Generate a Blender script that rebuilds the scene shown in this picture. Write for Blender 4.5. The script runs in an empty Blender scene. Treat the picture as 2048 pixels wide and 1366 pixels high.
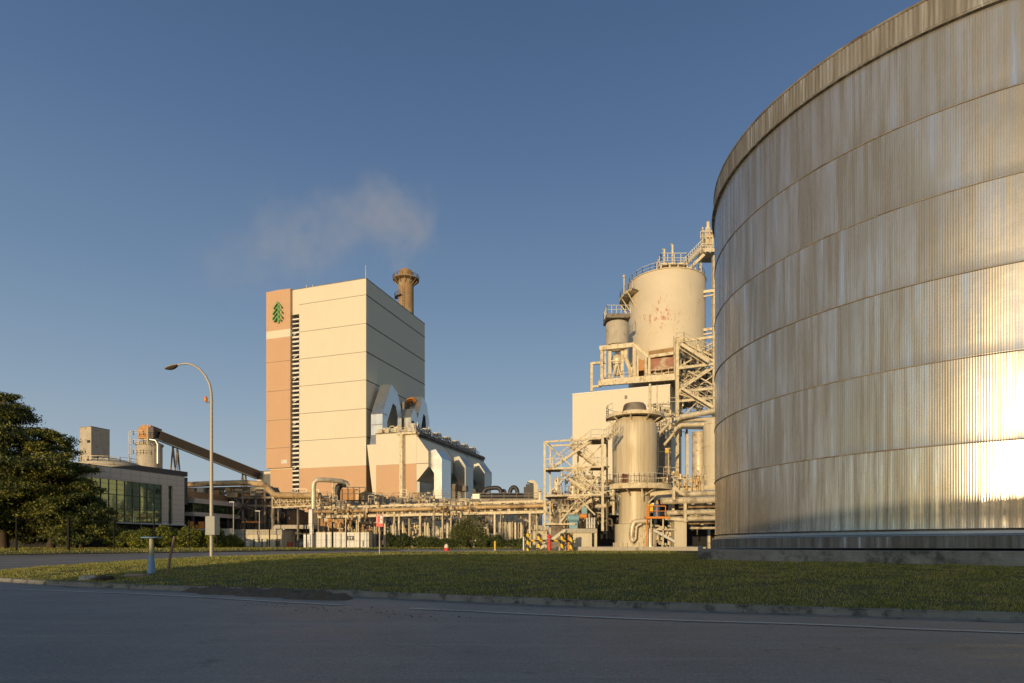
import bpy, bmesh, math, random
import numpy as np
from mathutils import Vector, Matrix
R = math.radians
random.seed(7)
scene = bpy.context.scene

# ------------------------------------------------------------------ camera, sky, sun, exposure
CAM_H, FPX, HOR = 1.5, 1200.0, 1091.5          # eye height (m), focal length and horizon row in photo pixels
cam_d = bpy.data.cameras.new('camera')
cam = bpy.data.objects.new('camera', cam_d)
scene.collection.objects.link(cam)
cam.location = (0, 0, CAM_H)
cam.rotation_euler = (R(90), 0, 0)
cam_d.sensor_width = 36
cam_d.lens = 36 * FPX / 2048
cam_d.shift_y = (HOR - 683) / 2048
cam_d.clip_start = 0.1
cam_d.clip_end = 8000
scene.camera = cam

SUN_EL, SUN_AZ = 4.6, 19.0                     # the sun stands behind the camera, 24 deg to its left
world = bpy.data.worlds.new('World'); scene.world = world; world.use_nodes = True
wn = world.node_tree; wn.nodes.clear()
wo = wn.nodes.new('ShaderNodeOutputWorld'); wb = wn.nodes.new('ShaderNodeBackground'); ws = wn.nodes.new('ShaderNodeTexSky')
ws.sky_type = 'NISHITA'; ws.sun_disc = False
ws.sun_elevation = R(SUN_EL); ws.sun_rotation = R(180 + SUN_AZ)
ws.altitude = 0; ws.air_density = 1.0; ws.dust_density = 0.8; ws.ozone_density = 2.0
wb.inputs['Strength'].default_value = 0.15
# the sky opposite the low sun is paler and greyer than the model's: blend it towards a smooth gradient there
wtc = wn.nodes.new('ShaderNodeTexCoord'); wsp = wn.nodes.new('ShaderNodeSeparateXYZ'); wn.links.new(wtc.outputs['Generated'], wsp.inputs[0])
wr = wn.nodes.new('ShaderNodeValToRGB'); wn.links.new(wsp.outputs[2], wr.inputs[0]); we = wr.color_ramp.elements
SKY = [(0.0, (0.43, 0.495, 0.535)), (0.117, (0.36, 0.435, 0.51)), (0.235, (0.245, 0.34, 0.455)), (0.375, (0.155, 0.245, 0.385)), (0.545, (0.092, 0.162, 0.30)), (0.67, (0.064, 0.118, 0.235)), (1.0, (0.04, 0.075, 0.16))]
while len(we) < len(SKY): we.new(0.5)
for i, (p, c) in enumerate(SKY): we[i].position = p; we[i].color = (*c, 1)
wmr = wn.nodes.new('ShaderNodeMapRange'); wmr.interpolation_type = 'SMOOTHSTEP'
for k, v in (('From Min', -0.5), ('From Max', 0.3), ('To Min', 0.0), ('To Max', 0.92)): wmr.inputs[k].default_value = v
wn.links.new(wsp.outputs[1], wmr.inputs['Value'])
wsc = wn.nodes.new('ShaderNodeMix'); wsc.data_type = 'RGBA'; wsc.blend_type = 'MIX'
wg = wn.nodes.new('ShaderNodeVectorMath'); wg.operation = 'SCALE'; wg.inputs['Scale'].default_value = 1 / 0.15 / 1.516; wn.links.new(wr.outputs[0], wg.inputs[0])
wn.links.new(wmr.outputs[0], wsc.inputs[0]); wn.links.new(ws.outputs[0], wsc.inputs[6]); wn.links.new(wg.outputs[0], wsc.inputs[7])
wn.links.new(wsc.outputs[2], wb.inputs[0]); wn.links.new(wb.outputs[0], wo.inputs[0])

sun_d = bpy.data.lights.new('sun', 'SUN'); sun_d.energy = 2.3; sun_d.angle = R(0.5); sun_d.color = (1.0, 0.755, 0.44)
sun = bpy.data.objects.new('sun', sun_d); scene.collection.objects.link(sun)
sdir = Vector((-math.sin(R(SUN_AZ)) * math.cos(R(SUN_EL)), -math.cos(R(SUN_AZ)) * math.cos(R(SUN_EL)), math.sin(R(SUN_EL))))
sun.rotation_euler = sdir.to_track_quat('Z', 'Y').to_euler()
sun.location = sdir * 100
scene.view_settings.view_transform = 'Standard'; scene.view_settings.look = 'None'
scene.view_settings.exposure = 0.6; scene.view_settings.gamma = 1.0
scene.cycles.max_bounces = 5; scene.cycles.volume_bounces = 2; scene.cycles.volume_max_steps = 64

# ------------------------------------------------------------------ helpers
COL = scene.collection
def P(px, py, D):
    """world point that stands D metres ahead, read off the photo"""
    return Vector(((px - 1024) / FPX * D, D, CAM_H + (HOR - py) / FPX * D))
def XZ(px, py, D):
    p = P(px, py, D); return p.x, p.z
SPLIT = {'column', 'beam', 'brace', 'post', 'leg', 'strut', 'girder', 'damper', 'chute', 'roof_mast', 'casing_flange', 'tie_bracket', 'head_column', 'vessel', 'anchor_block', 'bracket',
         'service_platform', 'trestle', 'upper_beam', 'landing', 'downpipe', 'filter', 'valve', 'inner_box', 'gate_panel', 'top_rail', 'bottom_girder', 'support', 'stiffener', 'stripe_bar', 'roof_unit', 'joint', 'vent_pipe'}
class MB:
    def __init__(s): s.v, s.f = [], []
    def add(s, vs, fs):
        n = len(s.v); s.v += [tuple(v) for v in vs]; s.f += [tuple(i + n for i in f) for f in fs]; return s
    def box(s, c, d, rz=0.0):
        x, y, z = d[0] / 2, d[1] / 2, d[2] / 2; ca, sa = math.cos(rz), math.sin(rz)
        vs = []
        for k in (-z, z):
            for a, b in ((-x, -y), (x, -y), (x, y), (-x, y)):
                vs.append((c[0] + a * ca - b * sa, c[1] + a * sa + b * ca, c[2] + k))
        return s.add(vs, [(3, 2, 1, 0), (4, 5, 6, 7), (0, 1, 5, 4), (1, 2, 6, 5), (2, 3, 7, 6), (3, 0, 4, 7)])
    def bx(s, x0, x1, y0, y1, z0, z1):
        return s.box(((x0 + x1) / 2, (y0 + y1) / 2, (z0 + z1) / 2), (abs(x1 - x0), abs(y1 - y0), abs(z1 - z0)))
    def bar(s, p, q, w, h=None, up=(0, 0, 1)):
        h = h or w; p = Vector(p); q = Vector(q); d = (q - p)
        if d.length < 1e-6: return s
        d.normalize(); u = Vector(up)
        if abs(d.dot(u)) > 0.98: u = Vector((0, 1, 0))
        a = d.cross(u).normalized() * (w / 2); b = a.cross(d).normalized() * (h / 2)
        vs = [r + i * a + j * b for r in (p, q) for i, j in ((-1, -1), (1, -1), (1, 1), (-1, 1))]
        return s.add(vs, [(0, 1, 2, 3), (7, 6, 5, 4), (4, 5, 1, 0), (5, 6, 2, 1), (6, 7, 3, 2), (7, 4, 0, 3)])
    def tube(s, pts, r, n=8, r1=None, cap=True):
        pts = [Vector(p) for p in pts]; m = len(pts); base = len(s.v); prev = None
        for i, p in enumerate(pts):
            t = (pts[min(i + 1, m - 1)] - pts[max(i - 1, 0)]).normalized()
            if prev is None:
                u = Vector((0, 0, 1)) if abs(t.z) < 0.9 else Vector((1, 0, 0)); a = t.cross(u).normalized()
            else: a = (prev - t * prev.dot(t)).normalized()
            prev = a; b = t.cross(a); rr = r if r1 is None else r + (r1 - r) * i / (m - 1)
            if isinstance(r, (list, tuple)): rr = r[i]
            for k in range(n):
                an = 2 * math.pi * k / n; s.v.append(tuple(p + a * math.cos(an) * rr + b * math.sin(an) * rr))
        for i in range(m - 1):
            for k in range(n):
                a0 = base + i * n + k; a1 = base + i * n + (k + 1) % n
                s.f.append((a0, a1, a1 + n, a0 + n))
        if cap:
            s.f.append(tuple(base + k for k in reversed(range(n)))); s.f.append(tuple(base + (m - 1) * n + k for k in range(n)))
        return s
    def lathe(s, c, prof, n=32, a0=0.0, a1=2 * math.pi):
        base = len(s.v); full = abs(a1 - a0 - 2 * math.pi) < 1e-6; k = n if full else n + 1
        for r, z in prof:
            for i in range(k):
                a = a0 + (a1 - a0) * i / n; s.v.append((c[0] + r * math.cos(a), c[1] + r * math.sin(a), c[2] + z))
        for j in range(len(prof) - 1):
            for i in range(n):
                p0 = base + j * k + i; p1 = base + j * k + (i + 1) % k
                s.f.append((p0, p1, p1 + k, p0 + k))
        return s
    def prism(s, poly, y0, y1):
        """(x,z) outline extruded along y"""
        n = len(poly); vs = [(x, y0, z) for x, z in poly] + [(x, y1, z) for x, z in poly]
        fs = [tuple(range(n)), tuple(range(2 * n - 1, n - 1, -1))] + [((i + 1) % n, i, i + n, (i + 1) % n + n) for i in range(n)]
        return s.add(vs, fs)
    def prismx(s, poly, x0, x1):
        """(y,z) outline extruded along x"""
        n = len(poly); vs = [(x0, y, z) for y, z in poly] + [(x1, y, z) for y, z in poly]
        fs = [tuple(range(n)), tuple(range(2 * n - 1, n - 1, -1))] + [((i + 1) % n, i, i + n, (i + 1) % n + n) for i in range(n)]
        return s.add(vs, fs)
    def prismz(s, poly, z0, z1):
        n = len(poly); vs = [(x, y, z0) for x, y in poly] + [(x, y, z1) for x, y in poly]
        fs = [tuple(range(n)), tuple(range(2 * n - 1, n - 1, -1))] + [((i + 1) % n, i, i + n, (i + 1) % n + n) for i in range(n)]
        return s.add(vs, fs)
    def rail(s, pts, h=1.05, r=0.025, step=1.5, mid=True):
        pts = [Vector(p) for p in pts]; up = Vector((0, 0, h))
        for a, b in zip(pts[:-1], pts[1:]):
            s.bar(a + up, b + up, 2 * r)
            if mid: s.bar(a + up * 0.52, b + up * 0.52, 1.6 * r)
            k = max(1, int(round((b - a).length / step)))
            for i in range(k + 1): q = a.lerp(b, i / k); s.bar(q, q + up, 2 * r)
        return s
    def islands(s):
        p = list(range(len(s.v)))
        def find(i):
            while p[i] != i: p[i] = p[p[i]]; i = p[i]
            return i
        for f in s.f:
            a = find(f[0])
            for i in f[1:]: p[find(i)] = a
        g = {}
        for f in s.f: g.setdefault(find(f[0]), []).append(f)
        out = []
        for fs in g.values():
            ids = sorted({i for f in fs for i in f}); mp = {i: k for k, i in enumerate(ids)}; b = MB(); b.v = [s.v[i] for i in ids]; b.f = [tuple(mp[i] for i in f) for f in fs]; out.append(b)
        return out
    def build(s, name, m, parent=None, world=False, smooth=False, loc=None, bevel=0):
        if name in SPLIT and parent is not None:
            isl = s.islands()
            if 1 < len(isl) <= 100: return [b.build('+' + name, m, parent, world, smooth, loc, bevel) for b in isl][0]
        name = name.lstrip('+')
        vs = s.v
        if parent is not None and world:
            inv = parent['_m'] if False else MATS[parent.name].inverted(); vs = [tuple(inv @ Vector(v)) for v in vs]
        elif loc is not None: vs = [(v[0] - loc[0], v[1] - loc[1], v[2] - loc[2]) for v in vs]
        me = bpy.data.meshes.new(name); me.from_pydata(vs, [], s.f); me.update()
        bm = bmesh.new(); bm.from_mesh(me); bmesh.ops.recalc_face_normals(bm, faces=bm.faces)
        bm.to_mesh(me); bm.free()
        if smooth: me.polygons.foreach_set('use_smooth', [True] * len(me.polygons)); me.set_sharp_from_angle(angle=R(40))
        o = bpy.data.objects.new(name, me); COL.objects.link(o)
        me.materials.append(m)
        if parent is not None: o.parent = parent
        elif loc is not None: o.location = loc
        if bevel:
            b = o.modifiers.new('bevel', 'BEVEL'); b.width = bevel; b.segments = 2; b.limit_method = 'ANGLE'
        return o
MATS = {}
def tag(o, label, cat, group=None, kind=None):
    if label: o['label'] = label
    if cat: o['category'] = cat
    if group: o['group'] = group
    if kind: o['kind'] = kind
    return o
def thing(name, label, cat, loc=(0, 0, 0), rz=0.0, group=None):
    o = bpy.data.objects.new(name, None); COL.objects.link(o); o.empty_display_size = 0.3
    o.location = loc; o.rotation_euler = (0, 0, rz)
    MATS[o.name] = Matrix.Translation(Vector(loc)) @ Matrix.Rotation(rz, 4, 'Z')
    return tag(o, label, cat, group)
def copy_tree(o, loc=None, rz=None, label=None, parent=None):
    c = o.copy(); COL.objects.link(c)
    if parent: c.parent = parent
    if loc is not None: c.location = loc
    if rz is not None: c.rotation_euler = (0, 0, rz)
    if label: c['label'] = label
    for ch in list(o.children): copy_tree(ch, parent=c)
    return c

# ------------------------------------------------------------------ materials
class NT:
    def __init__(s, name):
        s.m = bpy.data.materials.new(name); s.m.use_nodes = True; s.t = s.m.node_tree; s.t.nodes.clear()
        s.out = s.n('ShaderNodeOutputMaterial'); s.b = s.n('ShaderNodeBsdfPrincipled'); s.l(s.b.outputs[0], s.out.inputs[0])
    def n(s, k, **kw):
        x = s.t.nodes.new(k)
        for a, b in kw.items(): setattr(x, a, b)
        return x
    def l(s, a, b): s.t.links.new(a, b)
    def coord(s, scale=(1, 1, 1), kind='Object'):
        c = s.n('ShaderNodeTexCoord'); m = s.n('ShaderNodeMapping'); m.inputs['Scale'].default_value = scale
        s.l(c.outputs[kind], m.inputs[0]); return m.outputs[0]
    def noise(s, vec, scale, detail=4, rough=0.6):
        x = s.n('ShaderNodeTexNoise'); x.inputs['Scale'].default_value = scale; x.inputs['Detail'].default_value = detail
        x.inputs['Roughness'].default_value = rough; s.l(vec, x.inputs['Vector']); return x.outputs['Fac']
    def ramp(s, fac, stops):
        r = s.n('ShaderNodeValToRGB'); e = r.color_ramp.elements
        while len(e) < len(stops): e.new(0.5)
        for i, (p, c) in enumerate(stops):
            e[i].position = p; e[i].color = (*c, 1) if hasattr(c, '__len__') else (c, c, c, 1)
        s.l(fac, r.inputs[0]); return r.outputs[0]
    def mix(s, fac, a, b, mode='MIX'):
        x = s.n('ShaderNodeMix', data_type='RGBA', blend_type=mode)
        for k, v in ((0, fac), (6, a), (7, b)):
            if hasattr(v, 'is_output') or hasattr(v, 'links'): s.l(v, x.inputs[k])
            elif k == 0: x.inputs[0].default_value = v
            else: x.inputs[k].default_value = (*v, 1) if len(v) == 3 else v
        return x.outputs[2]
    def math(s, op, a, b=None, c=None):
        x = s.n('ShaderNodeMath', operation=op)
        for i, v in enumerate((a, b, c)):
            if v is None: continue
            if hasattr(v, 'links'): s.l(v, x.inputs[i])
            else: x.inputs[i].default_value = v
        return x.outputs[0]
    def bump(s, h, strength, dist=0.02):
        b = s.n('ShaderNodeBump'); b.inputs['Strength'].default_value = strength; b.inputs['Distance'].default_value = dist
        s.l(h, b.inputs['Height']); s.l(b.outputs[0], s.b.inputs['Normal'])
def mat(name, col, rough=0.7, metal=0.0, var=0.18, scale=0.7, streak=0.0, dirt=None, bump=0.0, bscale=20, thr=0.6, dsc=0.5):
    """painted / raw surface with uneven tone, optional vertical streaks and a second colour (dirt, rust) in patches"""
    t = NT(name); v = t.coord(); c = Vector(col)
    a = t.noise(v, scale, 5, 0.65)
    base = t.ramp(a, [(0.25, c * (1 - var)), (0.75, c * (1 + var * 0.6))])
    if streak:
        sv = t.coord((1.0, 1.0, 0.06)); st = t.noise(sv, 3.5, 4, 0.7)
        base = t.mix(t.ramp(st, [(0.45, 0.0), (0.8, streak)]), base, tuple(c * 0.45))
    if dirt:
        d = t.noise(v, dsc, 6, 0.7)
        base = t.mix(t.ramp(d, [(thr - 0.06, 0.0), (thr + 0.06, 1.0)]), base, dirt)
    t.l(base, t.b.inputs['Base Color']); t.b.inputs['Metallic'].default_value = metal
    r = t.ramp(a, [(0.2, max(rough - 0.08, 0.02)), (0.8, min(rough + 0.1, 1))]); t.l(r, t.b.inputs['Roughness'])
    if bump: t.bump(t.noise(v, bscale, 4, 0.6), bump)
    return t.m
def tank_metal(name, radius, panel, tint=1.0, rough=0.36, metal=0.88):
    """weathered corrugated cladding: tone and gloss differ from sheet to sheet, stained in vertical streaks"""
    t = NT(name); c = t.n('ShaderNodeTexCoord'); s = t.n('ShaderNodeSeparateXYZ'); t.l(c.outputs['Object'], s.inputs[0])
    ang = t.math('ARCTAN2', s.outputs[1], s.outputs[0]); arc = t.math('MULTIPLY', ang, radius)
    def comb(x, y, z=0.0):
        k = t.n('ShaderNodeCombineXYZ')
        for i, q in enumerate((x, y, z)):
            if hasattr(q, 'links'): t.l(q, k.inputs[i])
            else: k.inputs[i].default_value = q
        return k.outputs[0]
    course = t.math('FLOOR', t.math('DIVIDE', t.math('SUBTRACT', s.outputs[2], 0.80), 3.5))
    shift = t.math('MULTIPLY', course, 5.37)
    pid = t.math('FLOOR', t.math('DIVIDE', t.math('ADD', arc, shift), panel))
    w = t.n('ShaderNodeTexWhiteNoise', noise_dimensions='2D'); t.l(comb(pid, course), w.inputs['Vector'])
    fine = t.noise(comb(t.math('MULTIPLY', arc, 3.2), t.math('MULTIPLY', s.outputs[2], 0.10), shift), 1.0, 5, 0.7)
    wide = t.noise(comb(t.math('MULTIPLY', arc, 0.55), t.math('MULTIPLY', s.outputs[2], 0.16), shift), 1.0, 3, 0.6)
    blot = t.noise(c.outputs['Object'], 0.45, 4, 0.6)
    g = [Vector(k) * tint for k in ((0.62, 0.61, 0.59), (0.50, 0.46, 0.39), (0.70, 0.71, 0.73))]
    col = t.mix(t.ramp(wide, [(0.35, 0.0), (0.62, 1.0)]), tuple(g[0]), tuple(g[1]))
    col = t.mix(t.math('MULTIPLY', w.outputs['Value'], 0.04), col, tuple(g[2]))
    col = t.mix(t.ramp(fine, [(0.44, 0.0), (0.60, 1.0)]), col, tuple(g[1] * 0.68))
    col = t.mix(t.ramp(fine, [(0.30, 0.8), (0.42, 0.0)]), col, (0.62, 0.66, 0.72))  # blue-white streaks put the sky's reflection into the colour
    t.l(col, t.b.inputs['Base Color'])
    t.l(t.ramp(fine, [(0.3, metal), (0.75, metal - 0.28)]), t.b.inputs['Metallic'])
    rr = t.math('ADD', t.ramp(fine, [(0.3, 0.0), (0.6, 0.22)]), t.ramp(blot, [(0.3, rough - 0.02), (0.7, rough + 0.05)]))
    t.l(rr, t.b.inputs['Roughness'])
    t.bump(t.noise(c.outputs['Object'], 2.0, 3, 0.5), 0.06, 0.05)
    return t.m
def asphalt(name, base=(0.225, 0.200, 0.176)):
    t = NT(name); v = t.coord(); sp = t.noise(v, 110, 2, 0.8); mid = t.noise(v, 22, 4, 0.75); big = t.noise(v, 0.35, 5, 0.6)
    lane = t.noise(t.coord((0.10, 1.7, 1.0)), 0.8, 6, 0.7)
    c = Vector(base)
    col = t.ramp(lane, [(0.3, c * 0.60), (0.5, c * 0.92), (0.70, c * 1.45)])
    col = t.mix(t.ramp(big, [(0.4, 0.0), (0.75, 0.55)]), col, tuple(c * 1.55))
    col = t.mix(t.ramp(mid, [(0.50, 0.0), (0.75, 0.4)]), col, tuple(c * 1.5))
    col = t.mix(t.ramp(mid, [(0.25, 0.45), (0.45, 0.0)]), col, tuple(c * 0.55))
    vo = t.n('ShaderNodeTexVoronoi'); vo.inputs['Scale'].default_value = 38; t.l(v, vo.inputs['Vector'])
    ag = t.n('ShaderNodeSeparateColor'); t.l(vo.outputs['Color'], ag.inputs[0])
    col = t.mix(t.ramp(ag.outputs[0], [(0.88, 0.0), (0.92, 0.30)]), col, tuple(c * 2.2))
    col = t.mix(t.ramp(ag.outputs[1], [(0.82, 0.0), (0.86, 0.35)]), col, tuple(c * 0.45))
    st = t.noise(v, 1.1, 5, 0.6); col = t.mix(t.ramp(st, [(0.62, 0.0), (0.70, 0.55)]), col, tuple(c * 0.42))
    cr = t.n('ShaderNodeTexVoronoi', feature='DISTANCE_TO_EDGE'); cr.inputs['Scale'].default_value = 0.42
    nz = t.n('ShaderNodeTexNoise'); nz.inputs['Scale'].default_value = 1.4; nz.inputs['Detail'].default_value = 6
    t.l(v, nz.inputs['Vector']); ad = t.n('ShaderNodeVectorMath', operation='ADD'); t.l(v, ad.inputs[0]); t.l(nz.outputs['Color'], ad.inputs[1])
    t.l(ad.outputs[0], cr.inputs['Vector'])
    crack = t.math('MULTIPLY', t.ramp(cr.outputs['Distance'], [(0.0, 0.8), (0.008, 0.0)]), t.ramp(big, [(0.56, 0.0), (0.62, 1.0)]))
    col = t.mix(crack, col, tuple(c * 0.22))
    t.l(col, t.b.inputs['Base Color']); t.l(t.ramp(lane, [(0.3, 0.5), (0.7, 0.8)]), t.b.inputs['Roughness'])
    t.b.inputs['Specular IOR Level'].default_value = 0.5
    t.bump(t.math('ADD', t.math('ADD', sp, ag.outputs[0]), t.math('MULTIPLY', crack, -2.5)), 0.35, 0.005)
    return t.m
def grass_soil(name):
    t = NT(name); v = t.coord(); a = t.noise(v, 0.5, 6, 0.7); b = t.noise(v, 9, 4, 0.7)
    col = t.ramp(a, [(0.3, (0.07, 0.085, 0.016)), (0.5, (0.11, 0.12, 0.026)), (0.62, (0.15, 0.13, 0.045)), (0.75, (0.12, 0.085, 0.045))])
    col = t.mix(t.ramp(b, [(0.35, 0.7), (0.6, 0.0)]), col, (0.025, 0.026, 0.010))
    t.l(col, t.b.inputs['Base Color']); t.b.inputs['Roughness'].default_value = 0.95; t.bump(b, 0.9, 0.06); return t.m
def leafmat(name, c0, c1, c2, trans=0.25):
    t = NT(name); v = t.coord(); a = t.noise(v, 0.9, 4, 0.7); oi = t.n('ShaderNodeNewGeometry')
    r = t.math('ADD', t.math('MULTIPLY', oi.outputs['Random Per Island'], 0.55), t.math('MULTIPLY', a, 0.6))
    t.l(t.ramp(r, [(0.3, c0), (0.6, c1), (0.88, c2)]), t.b.inputs['Base Color'])
    t.b.inputs['Roughness'].default_value = 0.6; t.b.inputs['Subsurface Weight'].default_value = 0.0
    tr = t.n('ShaderNodeBsdfTranslucent'); mx = t.n('ShaderNodeMixShader'); mx.inputs[0].default_value = trans
    t.l(t.ramp(r, [(0.3, c0), (0.9, c2)]), tr.inputs[0]); t.l(t.b.outputs[0], mx.inputs[1]); t.l(tr.outputs[0], mx.inputs[2]); t.l(mx.outputs[0], t.out.inputs[0])
    return t.m

M = {}
M['cream'] = mat('cream_cladding', (0.66, 0.60, 0.47), 0.6, var=0.05, scale=0.12, streak=0.10)
M['terra'] = mat('terracotta_cladding', (0.53, 0.335, 0.20), 0.62, var=0.06, scale=0.12, streak=0.12)
M['cream2'] = mat('old_cream_paint', (0.62, 0.55, 0.40), 0.65, var=0.12, scale=0.3, streak=0.35)
M['joint'] = mat('dark_joint', (0.10, 0.09, 0.075), 0.8)
M['dark'] = mat('dark_recess', (0.02, 0.02, 0.02), 0.9)  # near-black puts the shade inside openings and undercrofts into the colour
M['steel'] = mat('cream_painted_steel', (0.68, 0.59, 0.41), 0.6, var=0.25, scale=1.2, streak=0.45, dirt=(0.33, 0.24, 0.14), thr=0.585, dsc=1.4)
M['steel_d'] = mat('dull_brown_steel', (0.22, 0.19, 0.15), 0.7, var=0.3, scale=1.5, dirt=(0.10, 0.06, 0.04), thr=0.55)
M['galv'] = mat('galvanised_rail', (0.62, 0.60, 0.55), 0.6, 0.05, var=0.2)
M['rust'] = mat('rusty_steel', (0.33, 0.21, 0.10), 0.85, var=0.35, scale=0.5, streak=0.4, dirt=(0.33, 0.28, 0.20), thr=0.56, dsc=0.35)
M['rust_o'] = mat('orange_rusty_sheet', (0.50, 0.26, 0.11), 0.8, var=0.25, scale=0.9, dirt=(0.25, 0.12, 0.05), thr=0.6)
M['concrete'] = mat('stained_concrete', (0.30, 0.28, 0.24), 0.9, var=0.35, scale=0.8, streak=0.5, dirt=(0.10, 0.095, 0.08), thr=0.56, dsc=1.2, bump=0.5, bscale=8)
M['concrete_l'] = mat('pale_concrete', (0.46, 0.41, 0.33), 0.9, var=0.2, scale=0.8, streak=0.3, dirt=(0.2, 0.18, 0.14), thr=0.64, dsc=0.9, bump=0.3)
M['kerb'] = mat('kerb_concrete', (0.27, 0.25, 0.21), 0.9, var=0.3, scale=1.5, dirt=(0.09, 0.085, 0.075), thr=0.57, dsc=2.5, bump=0.6, bscale=25)
M['insul'] = mat('aluminium_lagging', (0.68, 0.60, 0.45), 0.45, 0.2, var=0.25, scale=1.5, streak=0.3, dirt=(0.30, 0.24, 0.15), thr=0.6, dsc=1.0)
M['insul_r'] = mat('rusty_lagging', (0.56, 0.39, 0.20), 0.6, 0.2, var=0.3, scale=1.0, dirt=(0.25, 0.16, 0.08), thr=0.55)
M['bright'] = mat('bright_sheet_duct', (0.66, 0.66, 0.64), 0.28, 0.9, var=0.1, scale=0.3, streak=0.2)
M['duct'] = mat('grey_duct_sheet', (0.42, 0.42, 0.39), 0.35, 0.75, var=0.15, scale=0.3, streak=0.3)
M['black'] = mat('black_pipe', (0.03, 0.03, 0.032), 0.5, var=0.2)
M['fence'] = mat('black_fence_post', (0.006, 0.006, 0.006), 0.95)
M['pink'] = mat('pinkish_stone_panel', (0.74, 0.60, 0.49), 0.8, var=0.07, scale=0.7)
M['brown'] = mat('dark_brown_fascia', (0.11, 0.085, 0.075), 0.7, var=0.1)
M['white'] = mat('white_paint', (0.74, 0.72, 0.66), 0.6, var=0.1, streak=0.2)
M['lamp_pole'] = mat('pale_lamp_pole', (0.42, 0.38, 0.31), 0.5, 0.2, var=0.12, streak=0.2)
M['box_grey'] = mat('grey_meter_box', (0.36, 0.36, 0.33), 0.6, var=0.08, scale=1.5)
M['blue'] = mat('faded_blue_paint', (0.22, 0.38, 0.55), 0.5, var=0.2, scale=3, dirt=(0.35, 0.30, 0.15), thr=0.62, dsc=2)
M['blue_m'] = mat('blue_machine_paint', (0.20, 0.36, 0.42), 0.5, var=0.2, scale=2)
M['blue_d'] = mat('deep_blue_paint', (0.05, 0.12, 0.24), 0.5, var=0.2, scale=2)
def postmat():
    t = NT('blue_post_with_bare_top'); v = t.coord(); s_ = t.n('ShaderNodeSeparateXYZ'); t.l(v, s_.inputs[0]); n = t.noise(v, 6, 4, 0.6)
    f = t.ramp(t.math('ADD', s_.outputs[2], t.math('MULTIPLY', n, 0.35)), [(0.88, 0.0), (1.0, 1.0)])
    t.l(t.mix(f, (0.20, 0.36, 0.55), (0.34, 0.31, 0.18)), t.b.inputs['Base Color']); t.b.inputs['Roughness'].default_value = 0.5; return t.m
M['post'] = postmat()
M['wood'] = mat('weathered_wood', (0.28, 0.19, 0.12), 0.9, var=0.3, scale=3, streak=0.5)
M['red'] = mat('red_paint', (0.62, 0.05, 0.03), 0.5, var=0.15, scale=3)
M['yellow'] = mat('yellow_paint', (0.75, 0.48, 0.03), 0.5, var=0.15, scale=4)
M['orange'] = mat('orange_paint', (0.70, 0.25, 0.04), 0.5, var=0.2, scale=3)
M['green_logo'] = mat('green_emblem_paint', (0.16, 0.36, 0.12), 0.5, var=0.3, scale=0.8)
M['bark'] = mat('bark', (0.07, 0.05, 0.035), 0.95, var=0.3, scale=2, streak=0.4)
M['soil'] = mat('bare_soil', (0.075, 0.055, 0.038), 0.95, var=0.4, scale=4, bump=0.8, bscale=12)
M['tyre'] = mat('tyre_rubber', (0.02, 0.02, 0.02), 0.85)
M['lawn'] = grass_soil('lawn_soil')
M['asphalt'] = asphalt('asphalt')
M['ground'] = mat('plant_ground', (0.22, 0.20, 0.17), 0.95, var=0.2, scale=0.2, bump=0.3)
M['apron'] = mat('concrete_apron', (0.40, 0.37, 0.33), 0.9, var=0.15, scale=0.5, bump=0.2)
M['blade'] = leafmat('grass_blades', (0.12, 0.15, 0.020), (0.36, 0.37, 0.055), (0.62, 0.48, 0.18), 0.4)
M['leaf_dark'] = leafmat('dark_foliage', (0.016, 0.026, 0.006), (0.055, 0.078, 0.012), (0.20, 0.20, 0.028), 0.2)
M['leaf_gold'] = leafmat('golden_green_foliage', (0.022, 0.034, 0.006), (0.11, 0.125, 0.015), (0.36, 0.32, 0.045), 0.25)
M['leaf_hedge'] = leafmat('hedge_foliage', (0.03, 0.05, 0.008), (0.16, 0.19, 0.02), (0.42, 0.40, 0.05), 0.25)
M['leaf_olive'] = leafmat('olive_foliage', (0.04, 0.055, 0.012), (0.10, 0.12, 0.03), (0.20, 0.19, 0.06), 0.25)
M['leaf_shrub'] = leafmat('shrub_foliage', (0.014, 0.028, 0.008), (0.05, 0.075, 0.018), (0.15, 0.17, 0.04), 0.2)
def glassmat(name, c):
    t = NT(name); t.b.inputs['Base Color'].default_value = (*c, 1); t.b.inputs['Metallic'].default_value = 0.75
    v = t.coord(); t.b.inputs['Roughness'].default_value = 0.04; t.bump(t.noise(v, 0.4, 2, 0.5), 0.05, 0.2); return t.m
M['glass'] = glassmat('green_reflective_glass', (0.22, 0.30, 0.20))
M['glass_d'] = glassmat('dark_glass', (0.12, 0.17, 0.10))

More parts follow.
